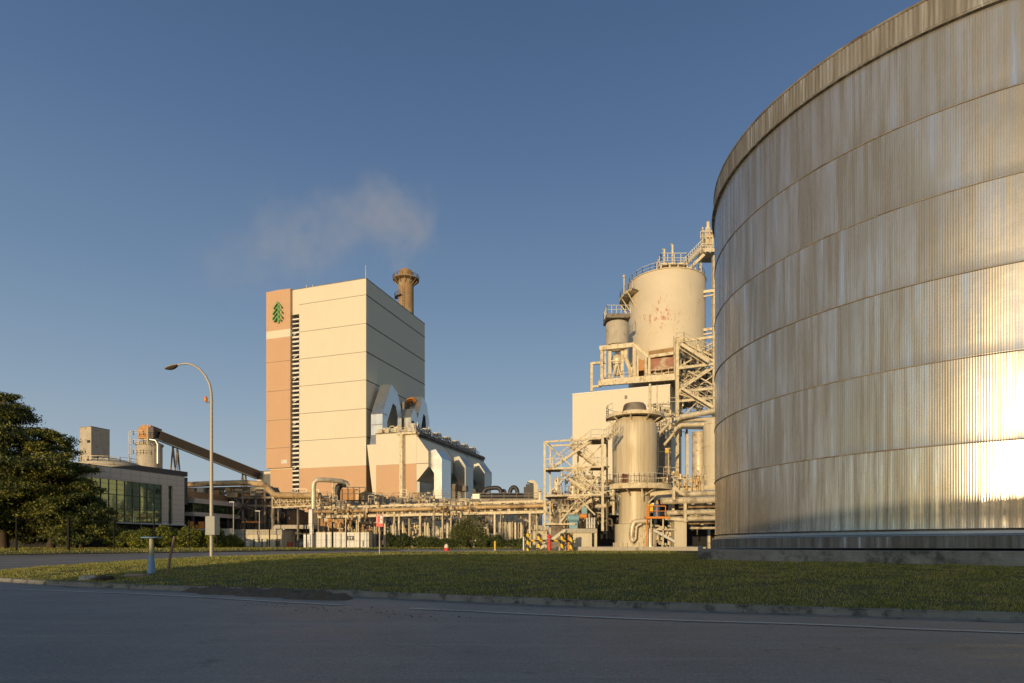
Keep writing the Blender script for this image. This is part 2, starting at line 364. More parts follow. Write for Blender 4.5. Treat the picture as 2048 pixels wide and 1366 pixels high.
# ------------------------------------------------------------------ terrain
def smooth01(t): t = np.clip(t, 0, 1); return t * t * (3 - 2 * t)
def zr(X, Y): return 1.08 * smooth01((np.asarray(Y, float) - 32) / 30.0)
ISL = [(60, 4.0), (30, 8.3), (14, 11.0), (10.15, 11.9), (7.2, 12.8), (4.3, 13.8), (0, 15.45), (-4.8, 17.7), (-10.1, 19.5), (-14.6, 21.3), (-18.9, 23.5),
       (-23.0, 26.2), (-26.0, 29.5), (-27.6, 34), (-27.2, 39), (-25, 44), (-20, 48.3), (-11, 52), (0, 53.6), (9, 54.2), (30, 54.5), (70, 54.5), (90, 20)]
def spline(pts, n, closed=False):
    pts = [np.array(p, float) for p in pts]; out = []; m = len(pts)
    for i in range(m if closed else m - 1):
        p0 = pts[i - 1] if (closed or i > 0) else pts[0]; p1 = pts[i]; p2 = pts[(i + 1) % m]; p3 = pts[(i + 2) % m] if (closed or i + 2 < m) else pts[-1]
        for k in range(n):
            t = k / n; out.append(0.5 * ((2 * p1) + (-p0 + p2) * t + (2 * p0 - 5 * p1 + 4 * p2 - p3) * t * t + (-p0 + 3 * p1 - 3 * p2 + p3) * t ** 3))
    if not closed: out.append(pts[-1])
    return out
ISLS = np.array(spline(ISL[:20], 6) + [np.array(p) for p in ISL[20:]])
def seg_dist(X, Y, poly):
    d = np.full(np.shape(X), 1e9); n = len(poly)
    for i in range(n):
        a = poly[i]; b = poly[(i + 1) % n]; ab = b - a; L = (ab ** 2).sum()
        if L < 1e-9: continue
        t = np.clip(((X - a[0]) * ab[0] + (Y - a[1]) * ab[1]) / L, 0, 1)
        d = np.minimum(d, np.hypot(X - a[0] - t * ab[0], Y - a[1] - t * ab[1]))
    return d
def inside(X, Y, poly):
    r = np.zeros(np.shape(X), bool); n = len(poly)
    for i in range(n):
        a = poly[i]; b = poly[(i + 1) % n]
        if a[1] == b[1]: continue
        c = ((a[1] > Y) != (b[1] > Y)) & (X < (b[0] - a[0]) * (Y - a[1]) / (b[1] - a[1]) + a[0]); r ^= c
    return r
def lumps(X, Y):
    return 0.025 * np.sin(X * 1.7 + np.sin(Y * 1.3) * 1.5) * np.sin(Y * 1.9 + X * 0.6) + 0.018 * np.sin(X * 4.1 + Y * 2.3) * np.sin(Y * 4.7 - X * 1.1)
def G(X, Y):
    """height of the lawn"""
    X = np.asarray(X, float); Y = np.asarray(Y, float); d = seg_dist(X, Y, ISLS)
    return zr(X, Y) + 0.15 + 0.85 * (1 - np.exp(-d / 9.0)) * (1 - 0.75 * smooth01((Y - 36) / 14)) + lumps(X, Y) * np.clip(d, 0, 1)
def g1(x, y): return float(G(np.array([x]), np.array([y]))[0])
def v1(x, y): return float(zr(x, y))

def grid_obj(name, x0, x1, nx, y0, y1, ny, zf, m, keep=None, label=None, kind='structure', smooth=True, ys=None):
    xs = np.linspace(x0, x1, nx); ys = np.linspace(y0, y1, ny) if ys is None else np.array(ys); ny = len(ys)
    X, Y = np.meshgrid(xs, ys); Z = zf(X, Y); v = np.stack([X, Y, Z], -1).reshape(-1, 3)
    idx = np.arange(nx * ny).reshape(ny, nx)
    f = np.stack([idx[:-1, :-1], idx[:-1, 1:], idx[1:, 1:], idx[1:, :-1]], -1).reshape(-1, 4)
    if keep is not None:
        k = keep(X, Y).reshape(-1); f = f[k[f].all(1)]
    me = bpy.data.meshes.new(name); me.from_pydata(v.tolist(), [], f.tolist()); me.update()
    me.polygons.foreach_set('use_smooth', [smooth] * len(me.polygons)); me.materials.append(m)
    o = bpy.data.objects.new(name, me); COL.objects.link(o); o['kind'] = kind
    if label: o['label'] = label
    return o
ysg = list(np.linspace(-3000, -80, 4)) + list(np.linspace(-60, 70, 66)) + list(np.linspace(90, 400, 10)) + [1000, 3000, 6000]
grid_obj('ground', -5000, 5000, 60, 0, 0, 0, lambda X, Y: zr(X, Y) - 0.06, M['ground'], ys=ysg)
grid_obj('road', -90, 90, 120, -25, 59, 120, lambda X, Y: zr(X, Y) + 0 * X, M['asphalt'], keep=lambda X, Y: (Y < 59.5) & ~((X > -9) & (Y > 56)))
# apron of pale concrete in front of the plant, verge on the far side of the inner road
VER = np.array([(-90, 46), (-43, 50.0), (-28, 54.0), (-17, 58.5), (-11.5, 59.3), (-10.8, 61.5), (-3, 62.4), (4.5, 63), (4.5, 66), (-25, 69), (-60, 72), (-90, 72)], float)
def zver(X, Y): return zr(X, Y) + 0.06 + 0.10 * smooth01(seg_dist(X, Y, VER) / 1.0) + 0.3 * lumps(X, Y)
def poly_sheet(name, poly, zf, m, res=1.0, kind='structure', label=None):
    bm = bmesh.new(); vs = [bm.verts.new((p[0], p[1], 0)) for p in poly]; bm.faces.new(vs)
    xs = [p[0] for p in poly]; ys = [p[1] for p in poly]
    for ax, lo, hi in ((0, min(xs), max(xs)), (1, min(ys), max(ys))):
        k = lo + res
        while k < hi:
            co = [0, 0, 0]; no = [0, 0, 0]; co[ax] = k; no[ax] = 1
            bmesh.ops.bisect_plane(bm, geom=bm.verts[:] + bm.edges[:] + bm.faces[:], plane_co=co, plane_no=no); k += res
    bm.verts.ensure_lookup_table(); A = np.array([v.co[:] for v in bm.verts]); Z = zf(A[:, 0], A[:, 1])
    for v, z in zip(bm.verts, Z): v.co.z = z
    bmesh.ops.recalc_face_normals(bm, faces=bm.faces)
    if sum(f.normal.z for f in bm.faces) < 0: bmesh.ops.reverse_faces(bm, faces=bm.faces[:])
    me = bpy.data.meshes.new(name); bm.to_mesh(me); bm.free(); me.materials.append(m)
    me.polygons.foreach_set('use_smooth', [True] * len(me.polygons))
    o = bpy.data.objects.new(name, me); COL.objects.link(o); o['kind'] = kind
    if label: o['label'] = label
    return o
poly_sheet('verge', VER, zver, M['lawn'], 1.0)
poly_sheet('apron_pavement', [(-10.9, 56.2), (-6, 54.8), (0, 53.9), (9, 54.4), (24, 54.6), (24, 63), (4.4, 63), (-3, 62.3), (-10.9, 61.4)], lambda X, Y: zr(X, Y) + 0.03, M['apron'], 1.0)
poly_sheet('lawn', [tuple(p) for p in ISLS], lambda X, Y: G(X, Y), M['lawn'], 0.5)

def sweep(name, pts, prof, zf, m, joint=1.5, gap=0.02, skip=None):
    """kerb: section swept along a line, with a narrow groove every joint metres"""
    pts = [np.array(p, float) for p in pts]; mb = MB(); dens = []
    acc = 0.0
    for a, b in zip(pts[:-1], pts[1:]):
        L = np.hypot(*(b - a)); k = max(1, int(L / 0.25))
        for i in range(k): dens.append((a + (b - a) * i / k, (b - a) / L, acc + L * i / k))
        acc += L
    st = []; nxt = joint
    for p, t, s in dens:
        if s >= nxt: st += [(p - t * gap, t, 1.0), (p - t * gap * 0.6, t, 0.86), (p + t * gap * 0.6, t, 0.86), (p + t * gap, t, 1.0)]; nxt += joint * random.uniform(0.8, 1.25)
        elif not st or np.hypot(*(p - st[-1][0])) > 0.1: st.append((p, t, 1.0))
    n = len(prof); base0 = None; last = None
    for p, t, k in st:
        if skip and skip(p): last = None; continue
        nr = np.array([-t[1], t[0]]); jit = random.uniform(-0.006, 0.006); z = float(zf(p[0], p[1])); b0 = len(mb.v)
        for u, h in prof: mb.v.append((p[0] + nr[0] * (u * k + jit), p[1] + nr[1] * (u * k + jit), z + h * k + jit))
        if last is not None:
            for i in range(n - 1): mb.f.append((last + i, last + i + 1, b0 + i + 1, b0 + i))
        last = b0
    o = mb.build(name, m); o['kind'] = 'structure'; return o
KPROF = [(-0.30, 0.006), (-0.03, 0.02), (0.0, 0.14), (0.02, 0.165), (0.15, 0.168), (0.17, 0.10)]
KPROF = [(-a, b) for a, b in KPROF]            # the line runs from right to left, the lawn lies on its right hand
front = [p for p in ISLS if p[1] < 55][: 6 * 19 + 1]
sweep('kerb', front, KPROF, zr, M['kerb'])
# painted edge lines
def stripe(name, pts, w, zf, m, skip=None):
    mb = MB(); pts = spline(pts, 14)
    for a, b in zip(pts[:-1], pts[1:]):
        if skip and skip(a): continue
        t = (b - a) / np.hypot(*(b - a)); n = np.array([-t[1], t[0]]) * w / 2
        mb.add([(*(q), float(zf(q[0], q[1])) + 0.018) for q in (a - n, a + n, b + n, b - n)], [(0, 1, 2, 3)])
    o = mb.build(name, m); o['kind'] = 'structure'; return o
def worn(name):
    t = NT(name); v = t.coord(); a = t.noise(v, 14, 5, 0.7); b = t.noise(v, 0.5, 3, 0.5)
    wear = t.math('ADD', t.math('MULTIPLY', a, 0.6), t.math('MULTIPLY', b, 0.5))
    t.l(t.mix(t.ramp(wear, [(0.58, 0.0), (0.72, 1.0)]), (0.62, 0.60, 0.55), (0.15, 0.145, 0.14)), t.b.inputs['Base Color']); t.b.inputs['Roughness'].default_value = 0.7; return t.m
M['line'] = worn('worn_road_paint')
stripe('road_marking', [(-30, 27.5), (-24, 23.6), (-17.7, 20.8), (-11.0, 18.3), (-5.5, 15.6), (-1.6, 13.9), (2.6, 12.2), (5.8, 11.3), (8.75, 10.25), (20, 7.2), (45, 2.5)], 0.12, zr, M['line'],
       skip=lambda p: -4.4 < p[0] < -2.6)
stripe('road_marking.001', [(-60, 41.5), (-36, 42.3), (-31, 43.6), (-27.5, 45.6), (-23, 49.5), (-15, 53.6)], 0.14, zr, M['line'])

# ------------------------------------------------------------------ the big corrugated tank
TC, TR = (27.0, 35.9), 14.07
tank = thing('storage_tank', 'huge round tank clad in weathered corrugated metal at the right, on a concrete plinth', 'storage tank', (TC[0], TC[1], 1.4))
M['tank'] = tank_metal('weathered_corrugated_metal', TR, 0.8, 0.78, 0.075, 0.74)
M['tank_rim'] = tank_metal('stained_parapet_metal', TR, 1.6, 0.42, 0.5, 0.35)
NW = 980                                         # corrugation waves round the whole tank, 90 mm each
A0, A1 = R(140), R(320)
def corr(r, z0, z1, amp=0.0017, lip=0.0, waves=NW, a0=A0, a1=A1):
    n = int(waves * (a1 - a0) / (2 * math.pi)) * 6; mb = MB(); row = n + 1
    zs = [z0, z0 + 0.12] + [z0 + (z1 - z0) * k / 6 for k in range(1, 7)]
    rnd = np.random.RandomState(int(z0 * 10) + 3); dent = rnd.uniform(-0.0022, 0.0022, (len(zs), 60))
    for j, z in enumerate(zs):
        for i in range(row):
            a = a0 + (a1 - a0) * i / n; k = (i / n) * 59; q = 0.5 - 0.5 * math.cos(math.pi * (k % 1)); w = dent[j][int(k)] * (1 - q) + dent[j][min(59, int(k) + 1)] * q
            rr = r + amp * math.cos(a * waves) + w + (lip if j == 0 else 0)
            mb.v.append((rr * math.cos(a), rr * math.sin(a), z))
    for j in range(len(zs) - 1):
        for i in range(n): p = j * row + i; mb.f.append((p, p + 1, p + row + 1, p + row))
    return mb
z0 = 2.26 - 1.4
for k in range(6):
    zb = z0 + 3.5 * k
    corr(TR + 0.012 * (k % 2) + 0.004 * k, zb - 0.05, zb + 3.5, lip=0.012).build('cladding_course', M['tank'], tank, smooth=True)
for k in range(1, 6):
    MB().lathe((0, 0, z0 + 3.5 * k - 0.075), [(TR + 0.02, 0), (TR + 0.05, 0.0), (TR + 0.055, 0.035), (TR + 0.02, 0.05)], 300, A0, A1).build('lap_strip', M['steel_d'], tank, smooth=True)  # dark ring added to strengthen the thin shadow line at each lap
# parapet ring, ledge below it and capping above
corr(TR + 0.06, z0 + 21.06, z0 + 22.3, 0.008, waves=NW // 2).build('parapet', M['tank_rim'], tank, smooth=True)
MB().lathe((0, 0, z0 + 20.93), [(TR - 0.1, 0), (TR + 0.2, 0.0), (TR + 0.22, 0.05), (TR + 0.16, 0.14), (TR + 0.02, 0.15)], 260).build('ledge', M['tank_rim'], tank, smooth=True)
MB().lathe((0, 0, z0 + 22.3), [(TR - 0.3, 0.0), (TR + 0.09, 0.0), (TR + 0.10, 0.10), (TR - 0.2, 0.13), (0.01, 1.6)], 260).build('roof', M['steel_d'], tank, smooth=True)
MB().lathe((0, 0, 0), [(TR - 0.08, 0.0), (TR - 0.08, 22.9)], 200).build('shell', M['steel_d'], tank, smooth=True)
# skirt: sloping flashing and upstand on the plinth
corr(TR + 0.20, 0.0, 0.50, 0.008).build('skirt', M['tank_rim'], tank, smooth=True)
MB().lathe((0, 0, 0), [(TR + 0.21, 0.51), (TR + 0.18, 0.56), (TR + 0.06, 0.60), (TR + 0.03, 0.72), (TR - 0.04, 0.73)], 260).build('flashing', M['duct'], tank, smooth=True)
pl = [(8.7, 28.0), (20.0, 20.25), (45, 16.0), (55, 40), (40, 55), (13.6, 43.8)]
mb = MB()
mb.prismz([(x, y) for x, y in pl], 0.2, 1.30); mb.prismz([(x + (-0.06 if x < 20 else 0), y - 0.08) for x, y in pl], 0.1, 1.05)
mb.build('plinth', M['concrete'], tank, world=True, bevel=0.03)

# ------------------------------------------------------------------ boiler tower
TA = (-38.2, 157.1); TROT = R(-18.3); UX = (math.cos(TROT), math.sin(TROT)); UY = (-math.sin(TROT), math.cos(TROT))
def tl(px, A=TA):
    r = (px - 1024) / FPX; return (r * A[1] - A[0]) / (UX[0] - r * UX[1])
def tz(px, py, A=TA):
    x = tl(px, A); return CAM_H + (HOR - py) / FPX * (A[1] + x * UX[1])
tw = thing('boiler_house', 'tall cream and terracotta tower block with a green tree emblem, tallest building in view', 'tower building', (TA[0], TA[1], 1.0), TROT)
H = 70.5; TB = 21.6
xL, xS0, xS1 = -31.0, -23.1, -20.9
mb = MB(); mb.bx(xL, xS0, 0, 34, TB, H).bx(xS0, xS1, 1.2, 34, 0, H - 6.8).bx(xS0, xS1, 0, 34, H - 6.8, H).bx(xS1, 0, 0, 34, TB, H)
mb.build('wall', M['cream'], tw)
mb = MB(); mb.bx(-30.4, xS0, 0.0, 34, 0, TB).bx(xS1, 0, 0.0, 34, 0, TB); mb.build('lower_wall', M['terra'], tw)
mb = MB(); mb.prism([(xL - 0.1, TB + 0.3), (xS0 + 0.02, TB + 0.3), (xS0 + 0.02, H - 12.9), (xL - 0.1, H - 12.9)], -0.9, -0.003)
mb.prism([(xL - 0.1, H - 10.8), (xS0 + 0.02, H - 10.8), (xS0 + 0.02, H + 0.1), (xL + 3.9, H + 0.25), (xL - 0.1, H + 0.1)], -0.9, -0.003); mb.build('front_panel', M['terra'], tw)
MB().bx(xL - 0.1, xS0 + 0.02, -0.88, -0.003, H - 12.9, H - 10.8).build('stripe_panel', M['cream'], tw)
mb = MB(); jz = [66.2, 58.7, 51.3, 43.9, 36.4, 29.0]
for z in jz:
    mb.bx(xS1, 0.03, -0.03, 0, z, z + 0.10)
    if z > 40: mb.bx(0, 0.05, -0.03, 34, z - 0.08, z + 0.16)
mb.bx(0, 0.05, -0.03, 34, 36.4 - 0.08, 36.56); mb.bx(0, 0.05, -0.03, 34, 28.92, 29.16)
for z in (51, 43, 35, 27.3): mb.bx(xL - 0.1, xS0, -0.93, -0.90, z, z + 0.08)
mb.build('joint', M['joint'], tw)
MB().bx(-26.0, -23.6 - 0.6, -0.95, -0.90, 23.0, 24.0).build('vent_grille', M['galv'], tw)
mb = MB(); z = 1.0; i = 0
while z < H - 7.4:
    dz = 0.16 * math.sin(i * 1.9); mb.box(((xS0 + xS1) / 2, 0.42, z + 0.42), (2.1, 0.95, 0.40 + 0.1 * math.sin(i)), 0); 
    if i % 5 == 2: mb.bar((xS0 + 0.3, 0.15, z - 0.2), (xS1 - 0.3, 0.2, z + 0.6 + dz), 0.2)
    z += 1.22; i += 1
mb.build('louvre', M['white'], tw)
MB().bx(xS0 + 0.05, xS1 - 0.05, 1.0, 1.19, 0, H - 6.85).build('recess', M['dark'], tw)
MB().bx(xL - 0.08, 0.08, -0.06, 34.06, H, H + 0.14).build('roof', M['steel_d'], tw)
# emblem: stacked green chevron boughs standing off the panel
ex, ez, ek = tl(562.5), H - 8.9, 0.70
mb = MB()
for k, (w, zt, dr) in enumerate(((1.35, 8.2, 2.3), (1.6, 6.3, 2.5), (1.65, 4.4, 2.6), (1.2, 2.5, 1.7))):
    for sx in (-1, 1):
        mb.prism([(ex, ez + zt * ek), (ex + sx * w, ez + (zt - dr) * ek), (ex + sx * (w - 0.1), ez + (zt - dr - 0.6) * ek), (ex + sx * 0.25, ez + (zt - 1.05) * ek), (ex, ez + (zt - 0.8) * ek)], -1.65 - 0.04 * k, -1.1)
mb.prism([(ex - 0.28, ez - 0.1), (ex + 0.28, ez - 0.1), (ex + 0.14, ez + 5.2), (ex - 0.14, ez + 5.2)], -1.3, -1.05)
o = mb.build('emblem', M['green_logo'], tw); o['label'] = 'green tree emblem of stacked chevron boughs'
mb = MB(); mb.tube([(-0.3, 0.3, H), (-0.3, 0.3, H + 3.6)], 0.08, 6); mb.tube([(-17, 0.6, H), (-17, 0.6, H + 0.9)], 0.1, 6); mb.tube([(-19, 0.6, H), (-19, 0.6, H + 1.1)], 0.12, 6)
mb.build('roof_mast', M['galv'], tw)
# low wing of the tower on the left
wg = thing('transfer_house', 'small plain cream block where the conveyor ends beside the tower', 'building', (-67.5, 167.6, 1.0), TROT)
MB().bx(-4.6, 0.35, 0, 9, 0, 21.3).build('wall', M['cream'], wg); MB().bx(-4.65, 0.4, -0.05, 9, 21.3, 21.5).build('roof', M['steel_d'], wg)

# chimney
ch = thing('chimney', 'rusty steel chimney with a railed crown behind the tower', 'chimney', (-36.2, 205, 1.0))
MB().lathe((0, 0, 0), [(2.9, 0), (2.75, 40), (2.55, 92.0), (2.3, 92.6), (2.2, 94), (1.9, 94.5), (1.8, 92)], 40).build('flue', M['rust'], ch, smooth=True)
mb = MB(); mb.lathe((0, 0, 90.9), [(2.5, 0), (4.35, 0.2), (4.45, 0.25), (4.45, 0.55), (2.5, 0.45)], 24); [mb.bar((2.5 * math.cos(a), 2.5 * math.sin(a), 89.4), (4.2 * math.cos(a), 4.2 * math.sin(a), 91.1), 0.18) for a in np.linspace(0, 5.8, 12)]
mb.build('crown', M['rust'], ch, smooth=True)
mb = MB(); pts = [(4.4 * math.cos(R(a)), 4.4 * math.sin(R(a)), 91.4) for a in range(0, 361, 24)]; mb.rail(pts, 1.1, 0.06, 1.8); mb.build('crown_railing', M['rust'], ch)
mb = MB()
for z, a0 in ((85, 175), (76.0, 170)):
    mb.lathe((0, 0, z), [(2.8, 0), (3.9, 0.0), (3.9, 0.25), (2.8, 0.25)], 8, R(a0 - 5), R(a0 + 75)); mb.rail([(3.85 * math.cos(R(a)), 3.85 * math.sin(R(a)), z + 0.2) for a in range(a0 - 5, a0 + 76, 20)], 1.1, 0.05, 1.3)
mb.build('service_platform', M['steel_d'], ch)
mb = MB(); 
for s in (-0.3, 0.3): mb.bar((s - 0.4, -2.95, 10), (s - 0.4, -2.95, 88), 0.1)
for k in range(60): mb.bar((-0.7, -2.95, 30 + k * 0.95), (-0.1, -2.95, 30 + k * 0.95), 0.08)
mb.build('ladder', M['steel_d'], ch)

# ------------------------------------------------------------------ annex (dust collector) on the tower's right
EA = (-23.9, 150.0)
an = thing('dust_collector', 'lower cream and terracotta annex with sloping side hoppers beside the tower', 'building', (EA[0], EA[1], 1.0), TROT)
xa = tl(752, EA)                                  # left end of its front
MB().bx(xa, 0, 0, 46, 21.1, 29.0).build('wall', M['cream'], an)
MB().bx(xa, 0, 0, 46, 13.6, 21.08).build('lower_wall', M['terra'], an)
mb = MB(); mb.prism([(xa - 3.0, 26.6), (xa - 0.01, 26.6), (xa - 0.01, 2), (xa - 0.9, 2), (xa - 0.9, 10.5)], 0.6, 8); mb.build('side_wall', M['cream'], an)
mb = MB()
for k in range(5):
    x = xa + 0.4 + k * (-xa - 0.8) / 4; mb.bx(x - 0.45, x + 0.45, 0.05, 0.9, 8, 13.6)
    mb.bx(x - 0.45, x + 0.45, 20, 20.9, 8, 13.6)
for k in range(5): mb.bx(-0.85, -0.05, 3 + k * 9, 3.9 + k * 9, 8, 13.58)
mb.bx(xa - 0.05, 0.05, -0.08, 0.5, 13.0, 13.7); mb.build('column', M['terra'], an)
MB().bx(xa + 0.3, -0.3, 3, 44, 0, 13.5).build('undercroft', M['steel_d'], an)
mb = MB(); mb.bx(xa - 0.1, 0.5, -0.2, 46.2, 29.0, 29.25); mb.bx(0.1, 0.9, -0.1, 46, 28.3, 28.9); mb.bx(0.1, 0.5, 0, 46, 27.7, 28.2); mb.build('roof', M['steel_d'], an)
# side hopper body with sloping top and bottom
mb = MB(); mb.prism([(0.02, 28.2), (3.3, 23.9), (3.3, 20.2), (0.02, 16.6)], 0.01, 45.5); mb.build('hopper', M['cream'], an)
mb = MB(); mb.bx(0.02, 0.9, 0.02, 45, 12.5, 16.5); mb.build('hopper_base', M['duct'], an)
mb = MB()
for y in (15, 30): mb.prism([(0.1, 28.25), (3.36, 23.95), (3.36, 20.2), (3.0, 20.2), (3.0, 23.8), (0.1, 27.6)], y, y + 0.25)
mb.bx(-0.05, 3.34, -0.04, 0.0, 20.95, 21.08); mb.build('joint', M['joint'], an)
mb = MB(); cx = (tl(802, EA) + tl(810.7, EA)) / 2
mb.bx(cx - 0.35, cx + 0.35, -1.0, -0.3, 0, 28.4); mb.bx(cx - 0.75, cx - 0.5, -0.7, -0.3, 0, 28.3); mb.bx(cx + 0.5, cx + 0.62, -0.7, -0.3, 0, 28.3); mb.bx(cx - 1.3, 0.3, -1.0, 0, 28.4, 28.9)
mb.build('downpipe', M['steel'], an)
for k, y in enumerate((1.2, 15.5, 30.0)):
    du = MB(); du.prism([(3.35, 24.3), (4.7, 24.6), (6.4, 22.2), (6.4, 6.2), (4.3, 6.2), (4.3, 18.6), (3.35, 20.0)] if k == 0 else [(3.35, 24.6), (4.9, 24.9), (6.8, 22.2), (6.8, 11.2), (4.5, 11.2), (4.5, 18.3), (3.35, 20.0)], y, y + 5.5)
    du.build('discharge_duct', M['bright'] if k == 0 else M['duct'], an)
mb = MB()
for y in (15.5, 30.0): mb.bx(4.2, 7.6, y - 1.6, y - 0.05, 15.2, 16.6); mb.bx(3.4, 4.7, y - 1.4, y - 0.05, 9.5, 17.2)
mb.build('damper', M['steel_d'], an)
mb = MB()
for y in (14.2, 28.8): mb.prism([(4.9, 8.5), (6.0, 8.5), (5.8, 15.1), (5.0, 15.1)], y, y + 1.2)
mb.build('chute', M['bright'], an)
MB().prism([(5.5, 8.3), (11, 8.3), (11.8, 11.2), (5.8, 11.2)], 14, 22).build('inlet_hood', M['cream2'], an)
# roof machinery
rndm = random.Random(4)
def machinery(mb, x0, x1, y0, y1, z, n, s=1.0):
    for i in range(n):
        x = rndm.uniform(x0, x1); y = rndm.uniform(y0, y1); w = rndm.uniform(0.6, 1.6) * s
        t = rndm.random()
        if t < 0.35: mb.box((x, y, z + w * 0.5), (w, w * 0.8, w), rndm.uniform(0, 1))
        elif t < 0.65: mb.lathe((x, y, z), [(w * 0.4, 0), (w * 0.4, w * 1.1), (w * 0.15, w * 1.3), (0.01, w * 1.3)], 10)
        elif t < 0.85: mb.tube([(x, y, z), (x, y, z + w * 1.1), (x + w * 0.4, y, z + w * 1.5), (x + w * 1.2, y, z + w * 1.5)], 0.16 * s, 6)
        else: mb.rail([(x, y, z), (x + w * 2, y, z)], 1.1 * s, 0.05, 1.0)
fan0 = None
for k in range(7):
    y = 1.5 + k * 6.4; loc = Vector((EA[0], EA[1], 30.25)) + Vector((UX[0] * -1.4 + UY[0] * y, UX[1] * -1.4 + UY[1] * y, 0))
    if fan0 is None:
        fan0 = thing('roof_fan', 'grey fan set on the annex roof nearest its front corner', 'fan unit', loc, TROT, 'fan units along the annex roof edge')
        b = MB(); b.bx(-1.3, 0.9, -1.1, 1.1, 0, 0.8); b.lathe((-0.2, 0, 0.8), [(0.8, 0), (0.8, 0.7), (1.05, 1.0), (1.0, 1.25), (0.1, 1.4)], 16); b.build('housing', M['galv'], fan0, smooth=True)
        b = MB(); b.tube([(1.1, -0.4, 0), (1.1, -0.4, 2.4)], 0.16, 8); b.tube([(1.1, 0.8, 0.2), (1.1, 0.8, 1.7), (0.6, 1.4, 2.0), (0.2, 1.9, 1.6)], 0.2, 8); b.build('pipe', M['duct'], fan0, smooth=True)
        b = MB(); b.rail([(1.35, -2.4, 0), (1.35, 3.0, 0)], 1.1, 0.05, 1.3); b.build('railing', M['steel_d'], fan0)
    else: copy_tree(fan0, loc, TROT, 'grey fan unit in the row along the annex roof, number %s from the front' % ['two', 'three', 'four', 'five', 'six', 'seven'][k - 1])
mc = MB(); machinery(mc, xa + 0.5, -0.4, 0.5, 1.8, 29.25, 14, 0.9); mc.rail([(xa + 0.2, 0.1, 29.25), (-0.2, 0.1, 29.25)], 1.0, 0.05, 1.4); mc.build('roof_pipework', M['steel'], an)
# arched gas ducts between tower and annex roof
def arch_duct(label, yb, sc, xs):
    t = thing('gas_duct', label, 'duct', (TA[0] + UY[0] * yb + UX[0] * xs, TA[1] + UY[1] * yb + UX[1] * xs, 28.0), TROT, 'arched gas ducts on the annex roof')
    prof = [(0, 2.5), (0, 8.0), (4.6 * sc, 16.8), (8.0 * sc, 15.2), (10.2 * sc, 10.5), (10.2 * sc, 5.5)]
    inner = [(10.2 * sc - 2.2, 5.5), (10.2 * sc - 2.2, 9.0), (7.0 * sc, 11.4), (5.4 * sc, 11.8), (2.4, 6.2), (2.4, 1.2)]
    MB().prismx(prof + inner, 0, 3.4).build('casing', M['bright'], t)
    MB().prismx([(0, 2.49), (-1.2, -2.4), (1.4, -2.4), (2.4, 1.19)], 0.0, 3.38).build('lower_leg', M['duct'], t)
    b = MB(); b.bx(-0.05, 3.45, -0.08, 2.45, 7.9, 8.05); b.bx(-0.05, 3.45, -0.08, 0, 5.1, 5.2); b.build('flange', M['steel_d'], t)
arch_duct('silver arched duct nearest the tower corner with a lit tan front', 0.6, 1.0, 1.1)
arch_duct('second silver arched duct farther back along the tower', 16.0, 0.8, 3.0)
t = thing('fan_hood', 'pale blue grey hood between the two arched ducts', 'hood', (TA[0] + UY[0] * 12 + UX[0] * 3.4, TA[1] + UY[1] * 12 + UX[1] * 3.4, 29.3), TROT)
MB().prismx([(0, 0), (0, 7.8), (1.6, 10.6), (3.2, 9.6), (4.6, 6.6), (5.6, 5.6), (5.6, 0)], 0, 3.4).build('casing', M['bright'], t)
MB().bx(3.4, 3.5, 0.5, 1.5, 5, 7).build('hatch', M['dark'], t)
MB().tube([(-1.2, 6.6, 14.2), (0.6, 6.0, 14.4), (1.4, 5.8, 14.0)], 0.65, 12).build('vent', M['orange'], t, smooth=True)
MB().bx(-2.8, 0.4, 6.4, 12, 0, 14.0).build('fan_casing', M['steel_d'], t)
for nm, lb, yy, kk in (('pipe_cluster', 'tangle of cream valves and pipes under the first arched duct', 1.6, 22), ('pipe_cluster', 'tangle of cream pipes and motors between the arched ducts', 13, 22), ('pipe_cluster', 'tangle of pipes and vents below the second arched duct', 24, 26)):
    b = MB(); machinery(b, 3.9, 7.6, yy, yy + 8, 0, kk, 1.2); b.rail([(8.1, yy - 1, 0), (8.1, yy + 9, 0)], 1.2, 0.06, 1.5)
    loc = (TA[0], TA[1], 30.1); t = thing(nm, lb, 'pipework', loc, TROT, 'pipework on the annex roof'); b.build('pipes', M['insul'], t)
    MB().box((5.5, yy + 2, 1.3), (2.6, 2.0, 1.8)).build('pump_casing', M['blue_m'] if yy < 5 else M['galv'], t)

